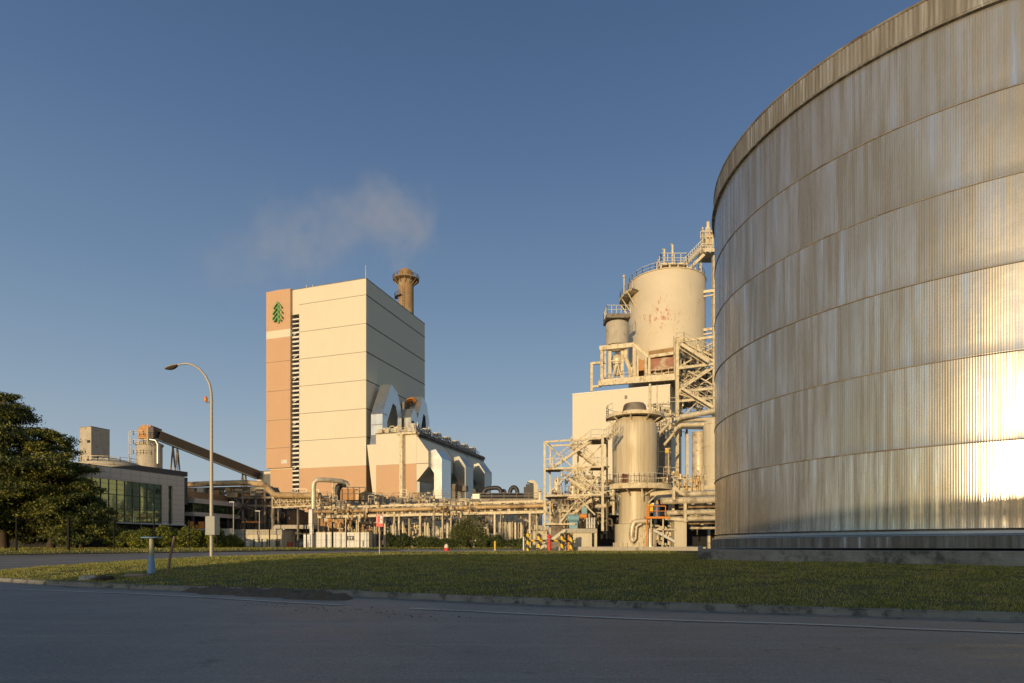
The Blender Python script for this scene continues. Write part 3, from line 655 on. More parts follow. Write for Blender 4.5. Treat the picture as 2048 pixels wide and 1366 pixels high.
# steam drifting left from the chimney
def steam():
    o = MB().box((0, 0, 0), (136, 34, 60)).build('steam', None or M['dark'], loc=(0, 0, 0)); o.location = (-80, 205, 116); o.data.materials.clear()
    m = bpy.data.materials.new('steam'); m.use_nodes = True; t = m.node_tree; t.nodes.clear(); N = t.nodes.new; L = t.links.new
    out = N('ShaderNodeOutputMaterial'); vol = N('ShaderNodeVolumePrincipled'); L(vol.outputs[0], out.inputs['Volume'])
    vol.inputs['Color'].default_value = (0.97, 0.96, 0.95, 1); vol.inputs['Anisotropy'].default_value = 0.0
    c = N('ShaderNodeTexCoord'); acc = None
    nz = N('ShaderNodeTexNoise'); nz.inputs['Scale'].default_value = 0.085; nz.inputs['Detail'].default_value = 5; L(c.outputs['Object'], nz.inputs['Vector'])
    off = N('ShaderNodeVectorMath'); off.operation = 'MULTIPLY_ADD'; L(nz.outputs['Color'], off.inputs[0]); off.inputs[1].default_value = (20, 20, 20); off.inputs[2].default_value = (-10, -10, -10)
    ad = N('ShaderNodeVectorMath'); ad.operation = 'ADD'; L(c.outputs['Object'], ad.inputs[0]); L(off.outputs[0], ad.inputs[1])
    blobs = [((812, 534), 4.5, 1.6), ((822, 510), 6.5, 1.3), ((838, 475), 9, 1.0), ((826, 435), 11.5, 1.1), ((788, 415), 12.5, 1.0), ((745, 435), 14, .95), ((700, 440), 14, .8),
             ((655, 470), 15, .6), ((600, 490), 16, .5), ((545, 500), 16, .42), ((790, 475), 9, .5), ((740, 395), 11, .45), ((490, 520), 17, .34), ((430, 540), 16, .25), ((560, 440), 14, .3), ((640, 520), 13, .35)]
    for (px, py), r, d in blobs:
        p = P(px, py, 205) - Vector(o.location)
        s = N('ShaderNodeVectorMath'); s.operation = 'DISTANCE'; L(ad.outputs[0], s.inputs[0]); s.inputs[1].default_value = p
        q = N('ShaderNodeMapRange'); q.interpolation_type = 'SMOOTHERSTEP'; q.inputs['From Min'].default_value = r * 1.15; q.inputs['From Max'].default_value = 0; q.inputs['To Min'].default_value = 0; q.inputs['To Max'].default_value = d
        L(s.outputs['Value'], q.inputs['Value'])
        if acc is None: acc = q.outputs[0]
        else:
            a = N('ShaderNodeMath'); a.operation = 'ADD'; L(acc, a.inputs[0]); L(q.outputs[0], a.inputs[1]); acc = a.outputs[0]
    n2 = N('ShaderNodeTexNoise'); n2.inputs['Scale'].default_value = 0.16; n2.inputs['Detail'].default_value = 4; L(c.outputs['Object'], n2.inputs['Vector'])
    mm = N('ShaderNodeMapRange'); mm.inputs['From Min'].default_value = 0.3; mm.inputs['From Max'].default_value = 0.7; mm.inputs['To Min'].default_value = 0.25; mm.inputs['To Max'].default_value = 1.3; L(n2.outputs['Fac'], mm.inputs['Value'])
    b = N('ShaderNodeMath'); b.operation = 'MULTIPLY'; L(acc, b.inputs[0]); L(mm.outputs[0], b.inputs[1])
    e = N('ShaderNodeMath'); e.operation = 'MULTIPLY'; L(b.outputs[0], e.inputs[0]); e.inputs[1].default_value = 0.015; L(e.outputs[0], vol.inputs['Density'])
    o.data.materials.append(m); tag(o, 'thin pale steam drifting left from the chimney', 'steam', kind='stuff'); return o
steam()

# ------------------------------------------------------------------ street lamp, marker post, stake, sign
def gz(px, D, kind='g'):
    x = (px - 1024) / FPX * D; return x, (g1(x, D) if kind == 'g' else v1(x, D))
x, z = gz(423, 40)
lamp = thing('street_lamp', 'tall curved street lamp with a meter box on the lawn at the left', 'street lamp', (x, 40, z - 0.05))
hp = lambda py: CAM_H + (HOR - py) / 30.0 - z + 0.05
MB().tube([(0, 0, 0), (0, 0, 3), (0, 0, hp(800))] + [((px - 423) / 30.0, 0, hp(py)) for px, py in ((422.5, 785), (419, 768), (411, 752), (400, 739), (388, 731), (375, 727), (362, 728), (352, 731))],
          [0.12, 0.12, 0.085, 0.08, 0.078, 0.075, 0.07, 0.065, 0.06, 0.055, 0.05], 12).build('pole', M['lamp_pole'], lamp, smooth=True)
b = MB(); hx = (345 - 423) / 30.0
prof = [(0.0, 0.02), (0.14, 0.10), (0.34, 0.17), (0.58, 0.19), (0.76, 0.10), (0.86, 0.0)]
def luminaire(name, m, zs0, zs1, k):
    q = MB(); L = 0.86; n = 14; a = Vector(((355 - 423) / 30.0, 0, hp(730))); d = Vector((-0.95, 0, -0.28)).normalized(); u = Vector((0.28, 0, -0.95)).normalized() * -1
    if u.z < 0: u = -u
    rows = []
    for s in range(11):
        t = s / 10; w = 0.20 * math.sin(math.pi * min(1, t * 0.8 + 0.12)) ** 0.7; h = (zs1 if k > 0 else -zs0) * math.sin(math.pi * min(1, t * 0.85 + 0.1)) ** 0.8
        for i in range(n + 1):
            an = math.pi * i / n; q.v.append(tuple(a + d * L * t + Vector((0, math.cos(an) * w, 0)) + u * (math.sin(an) * h)))
    for s in range(10):
        for i in range(n): p = s * (n + 1) + i; q.f.append((p, p + 1, p + n + 2, p + n + 1))
    return q.build(name, m, lamp, smooth=True)
luminaire('lamp_housing', M['lamp_pole'], 0, 0.12, 1); luminaire('lamp_bowl', M['bark'], 0.20, 0, -1)
b = MB(); b.bar((-0.35, 0, hp(805)), (0.12, 0, hp(803)), 0.06); b.bar((-0.35, 0, hp(805)), (-0.35, 0, hp(801)), 0.05); b.build('bracket', M['steel_d'], lamp)
MB().lathe((-0.38, 0, hp(804)), [(0.02, 0), (0.10, 0.05), (0.11, 0.25), (0.06, 0.38), (0.0, 0.4)], 12).build('beacon', M['orange'], lamp, smooth=True)
bz = TROT * 0 + R(-20)
MB().box((0.22, -0.30, (hp(1033) + hp(1070)) / 2), (0.85, 0.42, hp(1033) - hp(1070)), R(-24)).build('meter_box', M['box_grey'], lamp, bevel=0.012)
MB().box((0.0, -0.12, hp(1060)), (0.3, 0.1, 0.06)).build('box_strap', M['steel_d'], lamp)

x, z = gz(303, 24.5)
t = thing('marker_post', 'faded blue tapered post with a flat round cap on the lawn', 'post', (x, 24.5, z - 0.03))
MB().lathe((0, 0, 0), [(0.165, 0), (0.15, 0.12), (0.115, 0.55), (0.09, 0.95), (0.085, 1.46)], 24).build('column', M['post'], t, smooth=True)
MB().lathe((0, 0, 1.46), [(0.0, 0), (0.36, 0.01), (0.38, 0.03), (0.36, 0.055), (0.0, 0.06)], 28).build('cap', M['blue'], t, smooth=True)
x, z = gz(335, 24.0)
b = MB(); b.tube([(x, 24, z - 0.1), (x + 0.09, 24.02, z + 0.7), (x + 0.25, 24.05, z + 1.52)], 0.055, 7, 0.045)
tag(b.build('stake', M['wood'], loc=(x, 24, z - 0.1)), 'leaning weathered wooden stake beside the blue post', 'wooden stake')
x, z = gz(759, 45)
t = thing('road_sign', 'red and white rectangular sign on a thin pole at the lawn edge', 'sign', (x, 45, z - 0.05))
MB().tube([(0, 0, 0), (0, 0, 2.6)], 0.035, 8).build('pole', M['galv'], t)
MB().box((0.02, -0.06, 2.62), (0.52, 0.03, 0.92)).build('panel', M['red'], t, bevel=0.01)
b = MB(); b.box((0.10, -0.085, 2.72), (0.30, 0.012, 0.60)); b.box((-0.17, -0.085, 2.75), (0.05, 0.012, 0.6)); b.box((0.02, -0.085, 3.02), (0.42, 0.012, 0.06)); b.build('white_field', M['white'], t)
b = MB(); b.box((0.0, -0.098, 2.72), (0.09, 0.012, 0.5)); b.box((0.17, -0.098, 2.70), (0.07, 0.012, 0.10)); b.build('symbol', M['red'], t)

# bare stones and soil by the marker post, broken kerb soil
def blob(name, c, sx, sy, sz, m, seed, label=None, cat=None, kind=None, amp=0.35, n=18):
    r = random.Random(seed); b = MB(); bm = bmesh.new(); bmesh.ops.create_icosphere(bm, subdivisions=4, radius=1)
    import mathutils
    for v in bm.verts:
        q = v.co * 1.7 + Vector((seed * 3.1, 0, 0)); k = 1 + amp * mathutils.noise.fractal(q, 1.0, 2.0, 4); v.co = Vector((v.co.x * sx * k, v.co.y * sy * k, v.co.z * sz * k))
    me = bpy.data.meshes.new(name); bm.to_mesh(me); bm.free(); me.materials.append(m); me.polygons.foreach_set('use_smooth', [True] * len(me.polygons))
    o = bpy.data.objects.new(name, me); COL.objects.link(o); o.location = c; return tag(o, label, cat, kind=kind)
x, z = gz(175, 22.6); blob('stone', (x, 22.6, z + 0.02), 0.36, 0.25, 0.14, M['concrete_l'], 1, 'pale flat stone lying on the lawn, left of the dark slab', 'stone')
x, z = gz(210, 22.5); blob('stone', (x, 22.5, z + 0.02), 0.36, 0.25, 0.15, M['bark'], 2, 'dark flat stone lying on the lawn next to the pale stone', 'stone')
x, z = gz(272, 23.2); blob('stone', (x, 23.2, z), 0.55, 0.3, 0.11, mat('reddish_stone', (0.36, 0.24, 0.17), 0.95, var=0.3, bump=0.5), 3, 'low reddish stone patch at the foot of the blue post', 'stone')
MS = mat('trodden_soil', (0.12, 0.095, 0.065), 0.95, var=0.4, scale=5, bump=0.9, bscale=14)
def soil_patch(seed, pts, name):
    b = MB(); r = random.Random(seed); import mathutils
    for (px, py, L, W, Hh) in pts:
        D = 1.45 / ((py - HOR) / FPX); D += 0.55; x = (px - 1024) / FPX * D; n = 30; m = 12; base = len(b.v)
        for j in range(m + 1):
            for i in range(n + 1):
                u = i / n * 2 - 1; v = j / m * 2 - 1; k = max(0, 1 - u * u) * max(0, 1 - v * v)
                nz = mathutils.noise.fractal(Vector((u * L * 3 + seed, v * W * 3, 0)), 1.0, 2.0, 5)
                b.v.append((x + u * L, D + v * W - u * L * 0.45 * 0.6, v1(x, D) - 0.03 + min(1, k * 2.2) * 0.10 + k * Hh * (0.8 + nz * 1.0)))
        for j in range(m):
            for i in range(n): p = base + j * (n + 1) + i; b.f.append((p, p + 1, p + n + 2, p + n + 1))
    o = b.build(name, MS, smooth=True); return tag(o, kind='stuff', label='dark bare soil spilling over the broken kerb', cat='soil')
soil_patch(3, [(500, 1188, 1.9, 0.5, 0.13), (570, 1192, 1.7, 0.5, 0.14), (635, 1197, 1.1, 0.45, 0.15), (430, 1184, 1.3, 0.4, 0.12)], 'soil')
# crumbs of soil and gravel on the road
b = MB(); rr = random.Random(11)
for i in range(260):
    u = rr.gauss(0, 1); px = 690 + u * 110; D = 14.3 - (px - 650) * 0.0075 + rr.gauss(0, 0.45); x = (px - 1024) / FPX * D; s = abs(rr.gauss(0, 0.010)) + 0.004
    zz = v1(x, D); b.add([(x - s, D - s, zz), (x + s, D - s * 0.6, zz), (x + s * 0.5, D + s, zz), (x, D, zz + s)], [(0, 1, 3), (1, 2, 3), (2, 0, 3)])
tag(b.build('gravel', MS), 'scattered soil crumbs on the road by the broken kerb', 'gravel', kind='stuff')

# lawn grass: short blades as one ground cover
def grass_blades(name, regions, m, seed, label):
    rs = np.random.RandomState(seed); VV = []; 
    for (poly, n, ylo, yhi, xlo, xhi, hmin, hmax, zf) in regions:
        # sample denser near the camera
        Y = ylo + (yhi - ylo) * rs.rand(n) ** 1.7; X = (xlo + (xhi - xlo) * rs.rand(n))
        k = inside(X, Y, poly) & (np.abs(X) < Y * 0.90 + 1); X, Y = X[k], Y[k]; Z = zf(X, Y)
        d = seg_dist(X, Y, poly)
        cl = 0.5 + 0.5 * np.sin(X * 2.1 + 1.3 * np.sin(Y * 1.7)) * np.sin(Y * 2.6 + X * 0.9) + 0.25 * rs.randn(len(X))
        bare = np.sin(X * 0.63 + 1.7) * np.sin(Y * 1.37 + X * 0.21) + 0.35 * np.sin(X * 2.7) * np.sin(Y * 3.9); k = (cl > 0.08 + 0.5 * np.clip(bare - 0.55, 0, 1)) & (d > 0.10); X, Y, Z, cl = X[k], Y[k], Z[k], cl[k]
        big = np.clip(np.sin(X * 0.9 + 2 * np.sin(Y * 0.7)) * np.sin(Y * 1.1 - X * 0.4) + 0.3 * np.sin(X * 5 + Y * 3), 0, 1); h = (hmin + (hmax - hmin) * rs.rand(len(X)) ** 1.5) * (0.5 + 0.7 * np.clip(cl, 0, 1.2) + 0.9 * big * rs.rand(len(X))); w = 0.006 + 0.00045 * Y; a = rs.rand(len(X)) * 6.283
        lx, ly = rs.randn(len(X)) * h * 0.45, rs.randn(len(X)) * h * 0.45
        p0 = np.stack([X - np.cos(a) * w, Y - np.sin(a) * w, Z - 0.01], 1); p1 = np.stack([X + np.cos(a) * w, Y + np.sin(a) * w, Z - 0.01], 1); p2 = np.stack([X + lx, Y + ly, Z + h], 1)
        VV.append(np.stack([p0, p1, p2], 1).reshape(-1, 3))
    V = np.concatenate(VV); n = len(V) // 3
    me = bpy.data.meshes.new(name); me.vertices.add(len(V)); me.vertices.foreach_set('co', V.astype(np.float32).ravel())
    me.loops.add(len(V)); me.loops.foreach_set('vertex_index', np.arange(len(V), dtype=np.int32))
    me.polygons.add(n); me.polygons.foreach_set('loop_start', np.arange(0, len(V), 3, dtype=np.int32)); me.update(); me.validate()
    me.materials.append(m); o = bpy.data.objects.new(name, me); COL.objects.link(o); return tag(o, label, 'grass', kind='stuff')
grass_blades('grass', [(ISLS, 330000, 11.5, 34, -28, 24, 0.03, 0.085, G), (ISLS, 90000, 30, 54, -30, 14, 0.04, 0.10, G)], M['blade'], 5, 'short mown grass covering the lawn')
grass_blades('verge_grass', [(VER, 60000, 46, 72, -60, 5, 0.05, 0.16, zver)], M['blade'], 6, 'strip of grass along the far side of the inner road')

# ------------------------------------------------------------------ trees and shrubs
def leaf_mesh(name, centers, sizes, m, parent=None, rs=None, flat=0.6, loc=None):
    rs = rs or np.random.RandomState(1); n = len(centers); C = np.asarray(centers); s = np.asarray(sizes)[:, None]
    nrm = rs.randn(n, 3); nrm[:, 2] *= 0.7; nrm /= np.linalg.norm(nrm, axis=1)[:, None]
    t = np.cross(nrm, rs.randn(n, 3)); t /= np.linalg.norm(t, axis=1)[:, None]; bt = np.cross(nrm, t)
    V = np.stack([C - t * s, C + bt * s * 0.45, C + t * s, C - bt * s * 0.45], 1).reshape(-1, 3)
    if loc is not None: V = V - np.array(loc)
    me = bpy.data.meshes.new(name); me.vertices.add(len(V)); me.vertices.foreach_set('co', V.astype(np.float32).ravel())
    me.loops.add(4 * n); me.loops.foreach_set('vertex_index', np.arange(4 * n, dtype=np.int32)); me.polygons.add(n)
    me.polygons.foreach_set('loop_start', np.arange(0, 4 * n, 4, dtype=np.int32)); me.update(); me.materials.append(m)
    o = bpy.data.objects.new(name, me); COL.objects.link(o)
    if parent is not None: o.parent = parent
    return o
def tree(label, x, y, z, h, rad, trunk_r, m, seed, n_limbs=40, n_leaf=60000, leaf=0.13, base=0.12, droop=0.15, shape=0.7, lean=(0, 0), pads=True):
    r = random.Random(seed); rs = np.random.RandomState(seed); t = thing('tree', label, 'tree', (x, y, z - 0.1))
    b = MB(); top = Vector((lean[0], lean[1], h * 0.95)); tr = [Vector((0, 0, 0)).lerp(top, k / 6) + Vector((r.gauss(0, .12), r.gauss(0, .12), 0)) * (k > 0) for k in range(7)]
    b.tube(tr, [trunk_r * (1 - 0.13 * k) for k in range(7)], 10); tk = b.build('trunk', M['bark'], t, smooth=True)
    b = MB(); cs = []
    for i in range(n_limbs):
        f = base + (0.98 - base) * (i + r.random()) / n_limbs; a = r.uniform(0, 2 * math.pi)
        Lr = rad * (math.sin(math.pi * min(1, (f * 0.9 + 0.10)) ** shape) * 0.85 + 0.22) * r.uniform(0.6, 1.28)
        p0 = Vector((0, 0, 0)).lerp(top, f); up = r.uniform(0.10, 0.55) * (1 if f > 0.4 else 0.5)
        pts = []
        for k in range(6):
            q = k / 5; pts.append(p0 + Vector((math.cos(a) * Lr * q, math.sin(a) * Lr * q, Lr * (up * q - droop * q * q * 1.6) + r.gauss(0, 0.1))))
        b.tube(pts, trunk_r * 0.28, 5, 0.02)
        nsub = int(5 + Lr * 1.6)
        for s in range(nsub):
            q = 0.22 + 0.78 * (s + r.random()) / nsub; j = min(4, int(q * 5)); c = pts[j].lerp(pts[j + 1], q * 5 - j)
            side = r.choice((-1, 1)); a2 = a + side * r.uniform(0.5, 1.3); l2 = Lr * 0.34 * (1.15 - q * 0.7) * r.uniform(0.6, 1.2) + 0.25
            e = c + Vector((math.cos(a2) * l2, math.sin(a2) * l2, l2 * r.uniform(-0.15, 0.22)))
            b.tube([c, c.lerp(e, 0.5) + Vector((0, 0, 0.05)), e], 0.035, 4, 0.01, cap=False)
            cs.append((c, e, l2))
    b.build('limbs', M['bark'], t)
    tot = sum(c[2] for c in cs); P3, S3 = [], []
    for c, e, l2 in cs:
        k = max(4, int(n_leaf * l2 / tot)); u = rs.rand(k, 1) ** 0.8; ce, ee = np.array(c), np.array(e)
        g = rs.randn(k, 3) * np.array([0.26, 0.26, 0.15]) * (0.45 + 0.55 * l2); P3.append(ce + (ee - ce) * u * 1.1 + g); S3.append(leaf * (0.6 + 0.8 * rs.rand(k)))
    leaf_mesh('crown', np.concatenate(P3), np.concatenate(S3), m, t, rs); return t
tree('big dark layered tree at the left edge, its crown cut off by the frame', -50.8, 60, 1.05, 16.6, 6.0, 0.5, M['leaf_dark'], 21, 96, 120000, 0.115, 0.10, 0.14, 0.75)
tree('golden green spreading tree between the dark tree and the office', -46.6, 60.5, 1.05, 13.0, 4.2, 0.4, M['leaf_gold'], 22, 76, 85000, 0.115, 0.14, 0.18, 0.6)
tree('low dark drooping tree in front of the glass office', -43.8, 61.0, 1.05, 7.2, 3.4, 0.22, M['leaf_dark'], 23, 50, 45000, 0.105, 0.2, 0.26, 0.55)
tree('dark tree behind the left one filling the gap under its crown', -60, 70, 1.05, 11, 8, 0.4, M['leaf_dark'], 27, 50, 60000, 0.15, 0.04, 0.2, 0.7)

def bush(name, label, x, y, z, rx, ry, h, m, seed, n=9000, leaf=0.09, group=None, lobes=9, cat='bush'):
    rs = np.random.RandomState(seed); t = thing(name, label, cat, (x, y, z - 0.05), 0, group); P3 = []
    for i in range(lobes):
        c = np.array([rs.uniform(-1, 1) * rx * 0.85, rs.uniform(-1, 1) * ry * 0.6, h * rs.uniform(0.22, 0.78)]); rr = np.array([rx * 0.5, ry * 0.5, h * 0.34]) * rs.uniform(0.45, 1.15)
        k = max(200, int(n / lobes * (rr[0] * rr[2]) / (rx * h * 0.11))); v = rs.randn(k, 3); v /= np.linalg.norm(v, axis=1)[:, None]; v *= (0.45 + 0.8 * rs.rand(k, 1) ** 0.6); q = c + v * rr; P3.append(q[q[:, 2] > 0.02])
    P3 = np.concatenate(P3); leaf_mesh('foliage', P3, leaf * (0.6 + 0.8 * rs.rand(len(P3))), m, t, rs)
    b = MB()
    for i in range(5): a = i * 1.3; b.tube([(0.1 * math.cos(a), 0.1 * math.sin(a), 0), (rx * 0.4 * math.cos(a), ry * 0.4 * math.sin(a), h * 0.6)], 0.035, 5, 0.015)
    b.build('stem', M['bark'], t); return t
for i, (px, D, w, hpx, lab) in enumerate(((225, 61, 30, 38, 'sunlit rounded bush, leftmost of the row below the glass office'), (272, 61.5, 32, 38, 'sunlit round bush behind the blue post, second of the row'), (312, 63, 24, 34, 'dark bush just right of the blue post under the office'),
        (345, 62.5, 26, 32, 'bush behind the leaning wooden stake'), (375, 64, 26, 34, 'bush between the wooden stake and the street lamp'), (408, 64, 22, 36, 'yellowish bush touching the street lamp on its left'), (440, 66, 22, 26, 'dark bush below the meter box of the street lamp'), (470, 72, 22, 20, 'low bush just right of the meter box'))):
    x = (px - 1024) / FPX * D; k = D / FPX
    bush('bush', lab, x, D, 1.2, w * k, 1.5, hpx * k * 1.15, M['leaf_hedge'], 40 + i, 8000, 0.10, 'hedge bushes below the office')
for i, (px, w, h, lab) in enumerate(((120, 20, 26, 'small golden bush under the dark trees'), (175, 16, 22, 'small bush beside the tree trunk gap'))):
    D = 70; bush('bush', lab, (px - 1024) / FPX * D, D, 1.2, w * D / FPX, 1.2, h * D / FPX * 1.3, M['leaf_hedge'], 60 + i, 4000, 0.1)
# olive shrub and dark plants below the pipe bridge
bush('shrub', 'tall airy olive green shrub below the pipe bridge', (940 - 1024) / FPX * 68, 68, 1.15, 2.0, 1.5, 3.6, M['leaf_olive'], 71, 14000, 0.07, lobes=14, cat='shrub')
for i, (px, w, h, lab) in enumerate(((788, 12, 28, 'dark upright shrub just right of the red sign'), (812, 14, 22, 'low dark shrub, second right of the red sign'), (845, 20, 20, 'dark shrub in front of the cream wall panel'), (880, 18, 18, 'dark shrub behind the red and white barrel'),
        (915, 16, 16, 'low dark shrub left of the olive shrub'), (972, 14, 20, 'low dark shrub right of the olive shrub'), (1005, 18, 20, 'dark shrub behind the yellow bollard'), (1035, 12, 16, 'dark shrub left of the striped barrier'))):
    D = 67; bush('shrub', lab, (px - 1024) / FPX * D, D, 1.15, w * D / FPX * 1.15, 1.0, h * D / FPX * 1.25, M['leaf_shrub'], 80 + i, 5200, 0.085, 'low shrubs along the plant edge', 12, 'shrub')

# ------------------------------------------------------------------ office building on the left
O1, O0 = Vector((-40.95, 75, 0)), Vector((-45.2, 63.0, 0))        # far and near end of the facade that faces the plant
od = (O1 - O0).normalized(); oang = math.atan2(od.y, od.x); OL = (O1 - O0).length
of = thing('office', 'pinkish stone office with a green glass wall raised above the bushes', 'office building', (O1.x, O1.y, 1.2), oang)
# local x runs along the facade (0 = far end, negative = towards us), local y = away from the facade (left)
zt, zb = 10.1 - 1.2, 4.15 - 1.2
def ol(px):                                       # place along the facade of a photo column
    r = (px - 1024) / FPX; return (r * O1.y - O1.x) / (od.x - r * od.y)
g1x, s0, s1 = ol(324), ol(337), ol(346); xn = ol(157)
b = MB(); b.bx(xn, 0, 0, 14, zt - 1.3, zt); b.bx(g1x, s0, 0, 14, zb, zt - 1.3); b.bx(s1, 0, 0, 14, zb, zt - 1.3); b.bx(s0, s1, 0.5, 14, zb, zt - 1.3)
b.build('wall', M['pink'], of)
b = MB(); zz = zb + 0.6
while zz < zt: 
    b.bx(xn, 0.005, -0.004, 0.0, zz, zz + 0.015); zz += 0.6
for k in range(int(-xn / 1.2)): b.bx(-k * 1.2, -k * 1.2 + 0.015, -0.005, 0, zt - 1.3, zt)
b.build('panel_joint', M['joint'], of)
wn0 = MB().bx(xn, g1x, 0.12, 0.2, zb + 0.05, zt - 1.3).build('glass_wall', M['glass'], of)
b = MB(); k = 0; xx = g1x
while xx > xn: b.bx(xx - 0.04, xx, 0.04, 0.119, zb + 0.05, zt - 1.3); xx -= 0.93
for q in (0.33, 0.66): zq = zb + (zt - 1.3 - zb) * q; b.bx(xn, g1x, 0.05, 0.118, zq - 0.025, zq + 0.025)
b.build('mullion', M['steel_d'], wn0)
MB().bx(s0, s1, 0.3, 0.38, zb, zt - 1.3).build('window', M['glass_d'], of)
b = MB(); b.bx(xn, 0.1, -0.12, 13, zb - 0.14, zb - 0.01); b.build('soffit_edge', M['white'], of)
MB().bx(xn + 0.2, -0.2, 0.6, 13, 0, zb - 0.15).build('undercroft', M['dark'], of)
b = MB(); b.bx(ol(279), 0.75, 0.3, 13.5, zt + 0.13, zt + 0.72); b.bx(0.01, 0.75, 0.3, 13, 5.5, zt); b.build('roof_fascia', M['brown'], of)
MB().bx(xn, 0, 0.2, 13.8, zt, zt + 0.12).build('roof', M['steel_d'], of)
b = MB(); b.tube([(0.3, 1.5, zt + 0.9), (0.3, 1.5, zt + 2.8)], 0.04, 5); b.build('aerial', M['galv'], of)
# lower wing behind it
w1 = Vector((-41.0, 77.5, 0)); w2 = Vector((-39.2, 86.5, 0)); wd = (w2 - w1).normalized(); wa = math.atan2(wd.y, wd.x); WL = (w2 - w1).length
ow = thing('office_wing', 'low wing with two brown bands and a strip of dark glass behind the office', 'office building', (w1.x, w1.y, 1.2), wa)
zA = lambda py, D=78: CAM_H + (HOR - py) / FPX * D - 1.2
b = MB(); b.bx(0, WL, 0, 9, zA(1006), zA(996.5)); b.bx(0, WL, -0.02, 9, zA(1032), zA(1024)); b.build('band', M['pink'], ow)
b = MB(); b.bx(0, WL - 0.1, 0.25, 8.8, zA(1024), zA(1006)); b.build('window', M['glass_d'], ow)
b = MB(); b.bx(0, WL, 2.0, 9, zA(996), zA(980)); b.build('upper_wall', M['rust_o'], ow)
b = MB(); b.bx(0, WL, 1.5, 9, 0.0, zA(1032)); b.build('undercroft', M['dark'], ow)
b = MB()
for k in range(5): b.bx(k * WL / 4 - 0.12, k * WL / 4 + 0.12, 0.1, 0.35, 0.0, zA(1032))
b.build('column', M['brown'], ow)
for i, (px, D) in enumerate(((382, 76.0), (396, 76.5), (403, 76.3))):
    x = (px - 1024) / FPX * D
    t = thing('barrel', ['orange barrel beside the office corner, leftmost of three', 'smaller orange barrel, in the middle of three under the wing', 'orange barrel nearest the street lamp under the wing'][i], 'barrel', (x, D, 3.7 if i != 1 else 3.68), 0, 'orange barrels under the office wing')
    MB().lathe((0, 0, 0), [(0.0, 0), (0.34, 0), (0.38, 0.1), (0.36, 0.45), (0.38, 0.5), (0.34, 0.85 if i != 1 else 0.5), (0.0, 0.9 if i != 1 else 0.52)], 18).build('drum', M['orange'], t, smooth=True)
    MB().lathe((0, 0, 0.40), [(0.375, 0), (0.395, 0.02), (0.375, 0.05)], 18).build('hoop', M['rust_o'], t)
b = MB(); b.box((-39.6, 76, 2.43), (8.5, 0.35, 2.5)); tag(b.build('wall', M['box_grey'], loc=(-39.6, 76, 1.2)), 'plain grey low wall below the orange barrels', 'wall')

# ------------------------------------------------------------------ far left: conveyor, silo, concrete tower, round tank
t = thing('concrete_tower', 'plain square concrete tower rising behind the office roof at the left', 'tower', ((176 - 1024) / FPX * 120, 122, 1.0), R(-18))
zc = CAM_H + (HOR - 854) / FPX * 120 - 1.0
MB().box((0, 0, zc / 2), (3.1, 3.9, zc)).build('shaft', M['concrete_l'], t); MB().box((0, 0, zc + 0.06), (3.2, 4.0, 0.12)).build('cap', M['concrete'], t)
MB().box((0.9, -1.97, zc * 0.88), (0.8, 0.05, 0.5)).build('vent', M['dark'], t)
x, D = (222 - 1024) / FPX * 105, 105
t = thing('round_tank', 'low round tank with a broken cluttered rim behind the office roof', 'tank', (x, D, 1.0))
zc = CAM_H + (HOR - 926) / FPX * D - 1.0
MB().lathe((0, 0, 0), [(4.6, 0), (4.6, zc - 0.8), (4.75, zc - 0.75), (4.75, zc - 0.3), (4.2, zc - 0.1), (1.0, zc + 0.8), (0, zc + 0.85)], 40).build('shell', M['concrete_l'], t, smooth=True)
b = MB(); rndm = random.Random(9)
for k in range(26):
    a = rndm.uniform(0, 6.28); r_ = rndm.uniform(1.0, 4.5); b.box((r_ * math.cos(a), r_ * math.sin(a), zc - 0.2 + 0.5 * rndm.random()), (rndm.uniform(.2, .7), rndm.uniform(.2, .6), rndm.uniform(.3, 1.1)), a)
b.rail([(4.6 * math.cos(R(a)), 4.6 * math.sin(R(a)), zc - 0.4) for a in range(180, 361, 20)], 1.0, 0.035, 1.3); b.build('roof_fittings', M['steel'], t)
D = 150; x = (299 - 1024) / FPX * D
t = thing('transfer_silo', 'round concrete silo with an orange rusty head house at the top of the conveyor', 'silo', (x, D, 1.0))
zs = lambda py: CAM_H + (HOR - py) / FPX * D - 1.0
MB().lathe((0, 0, 0), [(2.85, 0), (2.85, zs(893)), (3.1, zs(892)), (3.1, zs(888)), (1.4, zs(882)), (1.3, zs(878))], 14).build('shell', M['concrete_l'], t, smooth=True)
b = MB(); b.prism([((284 - 299) / 8, zs(879)), ((284 - 299) / 8, zs(860)), ((292 - 299) / 8, zs(852)), ((309 - 299) / 8, zs(853)), ((312 - 299) / 8, zs(870)), ((306 - 299) / 8, zs(879))], -1.6, 1.6)
b.build('head_house', M['rust_o'], t)
b = MB(); b.bx((302 - 299) / 8, (316 - 299) / 8, -1.65, 1.7, zs(878), zs(856)); b.build('drive_cover', M['brown'], t)
b = MB()
for z_ in (zs(875), zs(893), zs(912)): b.rail([(-3.9, -1.8, z_), (-2.0, -3.1, z_), (0.6, -3.4, z_), (1.4, -3.3, z_)], 1.1, 0.05, 1.2)
b.tube([(-3.9, -1.8, zs(930)), (-3.9, -1.8, zs(866))], 0.12, 6); b.tube([(-2.6, -3.1, zs(935)), (-2.6, -3.1, zs(866))], 0.12, 6); b.tube([(1.5, -3.2, zs(895)), (1.5, -3.2, zs(853))], 0.11, 6)
b.build('platform', M['steel'], t)
b = MB(); b.tube([(1.2, -2.6, zs(882)), (3.0, -2.4, zs(884)), (3.55, -2.4, zs(892)), (3.55, -2.4, zs(930))], 0.38, 12); b.tube([(1.8, -3, zs(888)), (2.8, -3, zs(897)), (2.8, -3, zs(935))], 0.12, 8); b.build('downpipe', M['duct'], t, smooth=True)
